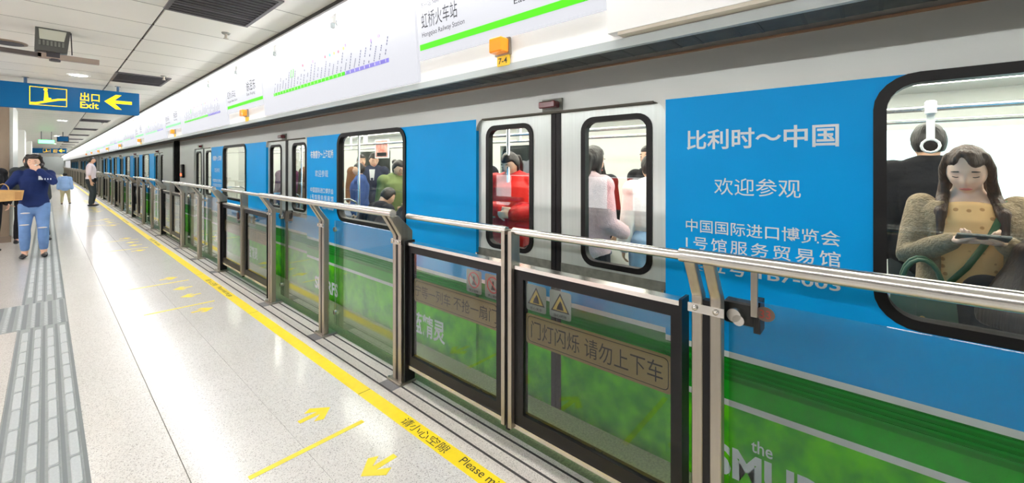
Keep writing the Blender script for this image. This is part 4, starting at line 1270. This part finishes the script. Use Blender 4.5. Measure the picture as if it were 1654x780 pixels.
person('small child in a sky blue shirt walking away down the platform', (0.465, 22.95, 0), -12, 1.2, girth=1.15, top=c_sky, loose=0.05, hem=0.84, bottom=c_khaki, shoe=s_black, hair='short', legs={'R': (0.15, 0.10, 0.085), 'L': (-0.10, -0.10, 0.09)}, vox=0.013)

# --- passengers (facing: 90 looks towards the platform, -90 away from it)
FL = 0.02
def ex_phone(r, k, sp, HF, arms, lg, V):
    # cardigan fronts and crossbody strap over the dotted camisole
    cm = M(); 
    rows = [(0.88, 0.165, 0.12, 0), (0.98, 0.150, 0.115, 0), (1.06, 0.138, 0.105, 0), (1.16, 0.146, 0.112, 0), (1.26, 0.158, 0.12, 0.0), (1.315, 0.150, 0.112, -0.002)]
    cm.tube([sp(0, t[3], t[0]) for t in rows], [((t[1] + 0.008) * k, (t[2] + 0.008) * k) for t in rows], 24, side=(1, 0, 0), rnd=True)
    fused('camisole', cm, 0.007, 3, c_mustard, r)
    for sx in (1, -1):
        M().tube([sp(sx * 0.085, 0.105, 1.30), sp(sx * 0.092, 0.07, 1.40), sp(sx * 0.09, 0.01, 1.425)], [0.004, 0.004, 0.004], 6).build('shoulder_strap', c_mustard, r, True)
    M().tube([sp(-0.13, 0.02, 1.42), sp(-0.10, 0.085, 1.36), sp(-0.055, 0.135, 1.25), sp(0.02, 0.145, 1.10), sp(0.10, 0.135, 0.98), sp(0.16, 0.08, 0.90)], [(0.012, 0.003)] * 6, 8, side=(1, 0, 0)).build('crossbody_strap', mat('green_leather', (56, 92, 58), 0.45), r, True)
    cd = M()
    rows = [(0.80, 0.185, 0.135), (0.90, 0.185, 0.138), (1.0, 0.172, 0.128), (1.10, 0.168, 0.126), (1.2, 0.176, 0.13), (1.30, 0.185, 0.13), (1.37, 0.172, 0.11), (1.415, 0.13, 0.088)]
    na = 22
    v = []; f = []
    for z, ra, rb in rows:
        for rr_ in (0.018, -0.012):
            for i in range(na + 1):
                a = R(128 + (412 - 128) * i / na)      # open at the front (90 degrees)
                v.append(sp((ra + rr_) * math.cos(a), (rb + rr_) * math.sin(a), z))
    W = na + 1
    for j in range(len(rows) - 1):
        o0 = j * 2 * W; o1 = o0 + 2 * W
        for i in range(na):
            f += [(o0 + i, o0 + i + 1, o1 + i + 1, o1 + i), (o0 + W + i + 1, o0 + W + i, o1 + W + i, o1 + W + i + 1)]
        f += [(o0, o1, o1 + W, o0 + W), (o0 + na + W, o1 + na + W, o1 + na, o0 + na)]
    for o0 in (0, (len(rows) - 1) * 2 * W):
        for i in range(na): f.append((o0 + i, o0 + W + i, o0 + W + i + 1, o0 + i + 1))
    cd.add(v, f)
    for q in 'RL':
        a, e, w = arms[q]
        cd.tube([a, a.lerp(e, 0.5), e, e.lerp(w, 0.5), e.lerp(w, 0.93)], [0.058, 0.058, 0.054, 0.048, 0.038], 14, rnd=True)
        cd.ell(a, (0.058,) * 3)
    fused('cardigan', cd, 0.008, 3, c_knit, r)
PH = person('long haired woman in taupe cardigan and mustard top looking down at a phone', (2.86, -0.335, FL), 90, 1.575, hair='long', hair_m=m_hairb, top=None, bottom=c_dark, shoe=s_black, eyes='closed', head=(26, -10), skin=2, hair_len=1.20,
       armR=((0.075, 0.27, 1.245), (0.75, -0.4, -1.2)), handR=((-0.80, 0.42, 0.10), (-0.1, 0.15, 1), 1, (18, 28, 18)), armL=((-0.075, 0.27, 1.25), (-0.75, -0.4, -1.2)), handL=((0.80, 0.42, 0.05), (0.1, 0.15, 1), -1, (18, 28, 18)), vox=0.0065, extra=ex_phone)
ph = thing('mobile_phone', 'dark mobile phone held in both hands by the woman in the cardigan', 'phone', (2.86 - 0.335, -0.335, FL + 1.18))
M().box(-0.045, 0.03, -0.074, 0.074, -0.004, 0.005, 0.002).build('case', mat('phone_case', (60, 66, 70), 0.3), ph)
M().box(-0.040, 0.025, -0.066, 0.066, 0.005, 0.0058).build('screen', mat('phone_screen', (20, 22, 28), 0.1), ph)
ph.rotation_euler = (0, R(22), 0)
hb = thing('handbag', 'green leather handbag with round handles hanging beside the phone user', 'handbag', (2.62, -0.165, 0.70))
m_gl = mat('bag_green_leather', (64, 96, 66), 0.4, noise_s=20, noise_a=0.1)
M().prism([(-0.12, 0.0), (0.12, 0.0), (0.10, 0.25), (-0.10, 0.25)], lambda u, w, t: (t, u, w), -0.05, 0.05).build('bag_body', m_gl, hb)
for x in (-0.035, 0.035):
    M().tube([(x, 0.065 * math.cos(R(t)), 0.25 + 0.125 * math.sin(R(t))) for t in range(0, 181, 20)], [0.009] * 10, 8).build('bag_handle', m_gl, hb, True)
M().box(-0.054, -0.05, -0.02, 0.02, 0.12, 0.2).build('tag_strap', m_gl, hb)
M().cyl((-0.056, 0, 0.12), (-0.05, 0, 0.12), 0.01, 10).build('clasp', mat('brass_clasp', (200, 170, 90), 0.3, metal=0.8), hb)

person('man with cropped hair and black jacket standing behind the phone user, back turned', (3.75, -0.27, FL), -80, 1.74, girth=1.1, hair='short', top=c_black, loose=0.035, bottom=c_char, shoe=s_black, vox=0.014, skin=1)
person('seated passenger with long dark brown hair at the bottom of the nearest window', (2.52, -0.43, 0.0), -140, 1.60, sit=True, hair='long', hair_m=mat('dark_brown_hair', (58, 42, 34), 0.42, noise_s=90, noise_a=0.3, stretch=(1, 1, 0.06), bump=0.4, bump_s=120), top=c_black, loose=0.03, bottom=c_black, shoe=s_black, vox=0.012, head=(12, 0), lean=8)
# door windows
person('passenger in a bright red down jacket looking down behind the door glass', (2.86, 2.50, FL), 120, 1.60, girth=1.25, hair='tail', top=c_red, loose=0.05, bottom=c_black, shoe=s_black, eyes='closed', head=(22, -30), armR=((0.10, 0.24, 1.15), (1, -0.4, -0.6)), armL=((-0.06, 0.26, 1.12), (-1, -0.4, -0.6)), vox=0.011)
person('man in a dark coat at the far edge of the red jacket window', (3.05, 3.18, FL), 160, 1.70, hair='short', top=c_dark, loose=0.03, bottom=c_black, shoe=s_black, skin=3, vox=0.014)
person('tall passenger with tan skin standing behind the red down jacket', (3.55, 2.75, FL), 110, 1.76, hair='short', top=c_grey, loose=0.03, bottom=c_black, shoe=s_black, skin=3, vox=0.014)
person('woman in a fuzzy pink sweater with long dark hair, back turned in the doorway', (2.76, 1.63, FL), -112, 1.62, girth=1.02, hair='long', top=c_pink, loose=0.035, hem=0.80, bottom=c_dark, shoe=s_black, vox=0.011, head=(10, 0), armR=((0.16, 0.20, 1.02), (0.5, -0.8, -0.4)), armL=((-0.14, 0.2, 1.02), (-0.5, -0.8, -0.4)), hair_len=1.18)
person('passenger in a white knit and pale blue jeans standing in the doorway', (3.3, 1.37, FL), -60, 1.56, hair='short', top=c_whitetop, loose=0.035, hem=1.0, bottom=c_jean2, bot_loose=0.03, shoe=s_black, vox=0.012, head=(15, 10), armR=((0.12, 0.26, 1.10), (1, -0.5, -0.5)))
person('passenger with dark hair and black coat seen above the pale jeans', (3.75, 2.15, FL), 95, 1.60, hair='long', top=c_black, loose=0.03, bottom=c_black, shoe=s_black, vox=0.014, head=(8, 0))
person('short haired passenger in black at the edge of the doorway window', (3.85, 1.62, FL), 80, 1.66, hair='short', top=c_black, loose=0.03, bottom=c_black, shoe=s_black, vox=0.014)
# middle window
def ex_suit(r, k, sp, HF, arms, lg, V):
    M().prism([(-0.03, 1.24), (0.03, 1.24), (0.045, 1.42), (-0.045, 1.42)], lambda u, w, t: sp(u, 0.118 + t, w), 0.0, 0.02).build('shirt_front', m_white, r)
person('man in a navy suit and white shirt looking down in the middle window', (3.65, 6.33, FL), 140, 1.68, hair='short', top=c_suit, loose=0.03, bottom=c_black, shoe=s_black, vox=0.012, head=(22, 20), extra=ex_suit, eyes='closed')
def ex_glasses(r, k, sp, HF, arms, lg, V):
    gm_ = M()
    for sx in (1, -1): gm_.tube([HF((sx * 0.031 + 0.022 * math.cos(R(t)), 0.098, 0.006 + 0.018 * math.sin(R(t)))) for t in range(0, 361, 40)], [0.0018] * 10, 5)
    gm_.tube([HF((-0.009, 0.1, 0.008)), HF((0.009, 0.1, 0.008))], [0.0018] * 2, 5)
    gm_.build('glasses', m_black, r)
person('passenger with glasses and olive green jacket looking down in the middle window', (3.05, 4.72, FL), 165, 1.55, girth=1.15, hair='bun', top=c_olive, loose=0.04, bottom=c_black, shoe=s_black, vox=0.011, head=(26, 20), extra=ex_glasses, eyes='closed', armL=((-0.05, 0.26, 1.05), (-1, -0.3, -0.6)))
person('passenger in a denim blue jacket near the pole in the middle window', (3.25, 6.05, FL), 60, 1.50, girth=1.15, hair='short', top=c_blue, loose=0.04, bottom=c_black, shoe=s_black, vox=0.013)
person('passenger in a brown coat standing deep in the car', (3.9, 7.2, FL), 170, 1.66, hair='short', top=c_brown, loose=0.04, bottom=c_black, shoe=s_black, vox=0.015)
person('passenger in dark clothes with back turned at the right of the middle window', (3.7, 4.75, FL), -100, 1.62, hair='short', top=c_dark, loose=0.03, bottom=c_black, shoe=s_black, vox=0.015)
person('seated passenger with bowed dark head under the middle window, nearer the pole', (2.55, 4.40, 0.05), -90, 1.56, sit=True, hair='short', top=c_dark, loose=0.03, bottom=c_black, shoe=s_black, vox=0.014, head=(25, 0), lean=12)
person('seated passenger with dark bun under the middle window, beside the advert panel', (2.55, 3.76, 0.05), -90, 1.56, sit=True, hair='bun', top=c_black, loose=0.03, bottom=c_black, shoe=s_black, vox=0.014, head=(25, 0), lean=12)
# second door
person('passenger in a brown coat behind the second door, nearer leaf', (2.95, 7.0, FL), 130, 1.66, hair='short', top=c_brown, loose=0.04, bottom=c_black, shoe=s_black, vox=0.015, skin=1)
person('passenger in a plum coat behind the second door, farther leaf', (3.0, 8.3, FL), 120, 1.58, hair='long', top=c_purple, loose=0.04, bottom=c_black, shoe=s_black, vox=0.015)
person('tall passenger in grey behind the second door', (3.5, 7.75, FL), 120, 1.75, hair='short', top=c_grey, loose=0.04, bottom=c_black, shoe=s_black, vox=0.015, skin=1)
# placard hanging from the rail
pl = thing('hanging_placard', 'pink printed placard hanging from the grab rail in the middle window', 'placard', (3.1, 5.15, 1.60))
M().box(-0.006, 0.006, -0.16, 0.16, 0.0, 0.24).build('board', mat('placard_pink', (228, 176, 160), 0.5, noise_s=14, noise_a=0.25, c2=(200, 110, 90)), pl)
M().box(-0.009, -0.006, -0.12, 0.12, 0.02, 0.07).build('dark_band', m_black, pl)
M().ring([(0.17, 0.25), (-0.17, 0.25), (-0.17, -0.01), (0.17, -0.01)], [(0.155, 0.235), (-0.155, 0.235), (-0.155, 0.005), (0.155, 0.005)], YZ(0), -0.01, 0.01).build('frame', m_strap, pl)
for y in (-0.1, 0.1): M().cyl((0, y, 0.24), (0, y, 0.2 + 0.0), 0.006, 6).build('clip', m_strap, pl)

finish_fused()
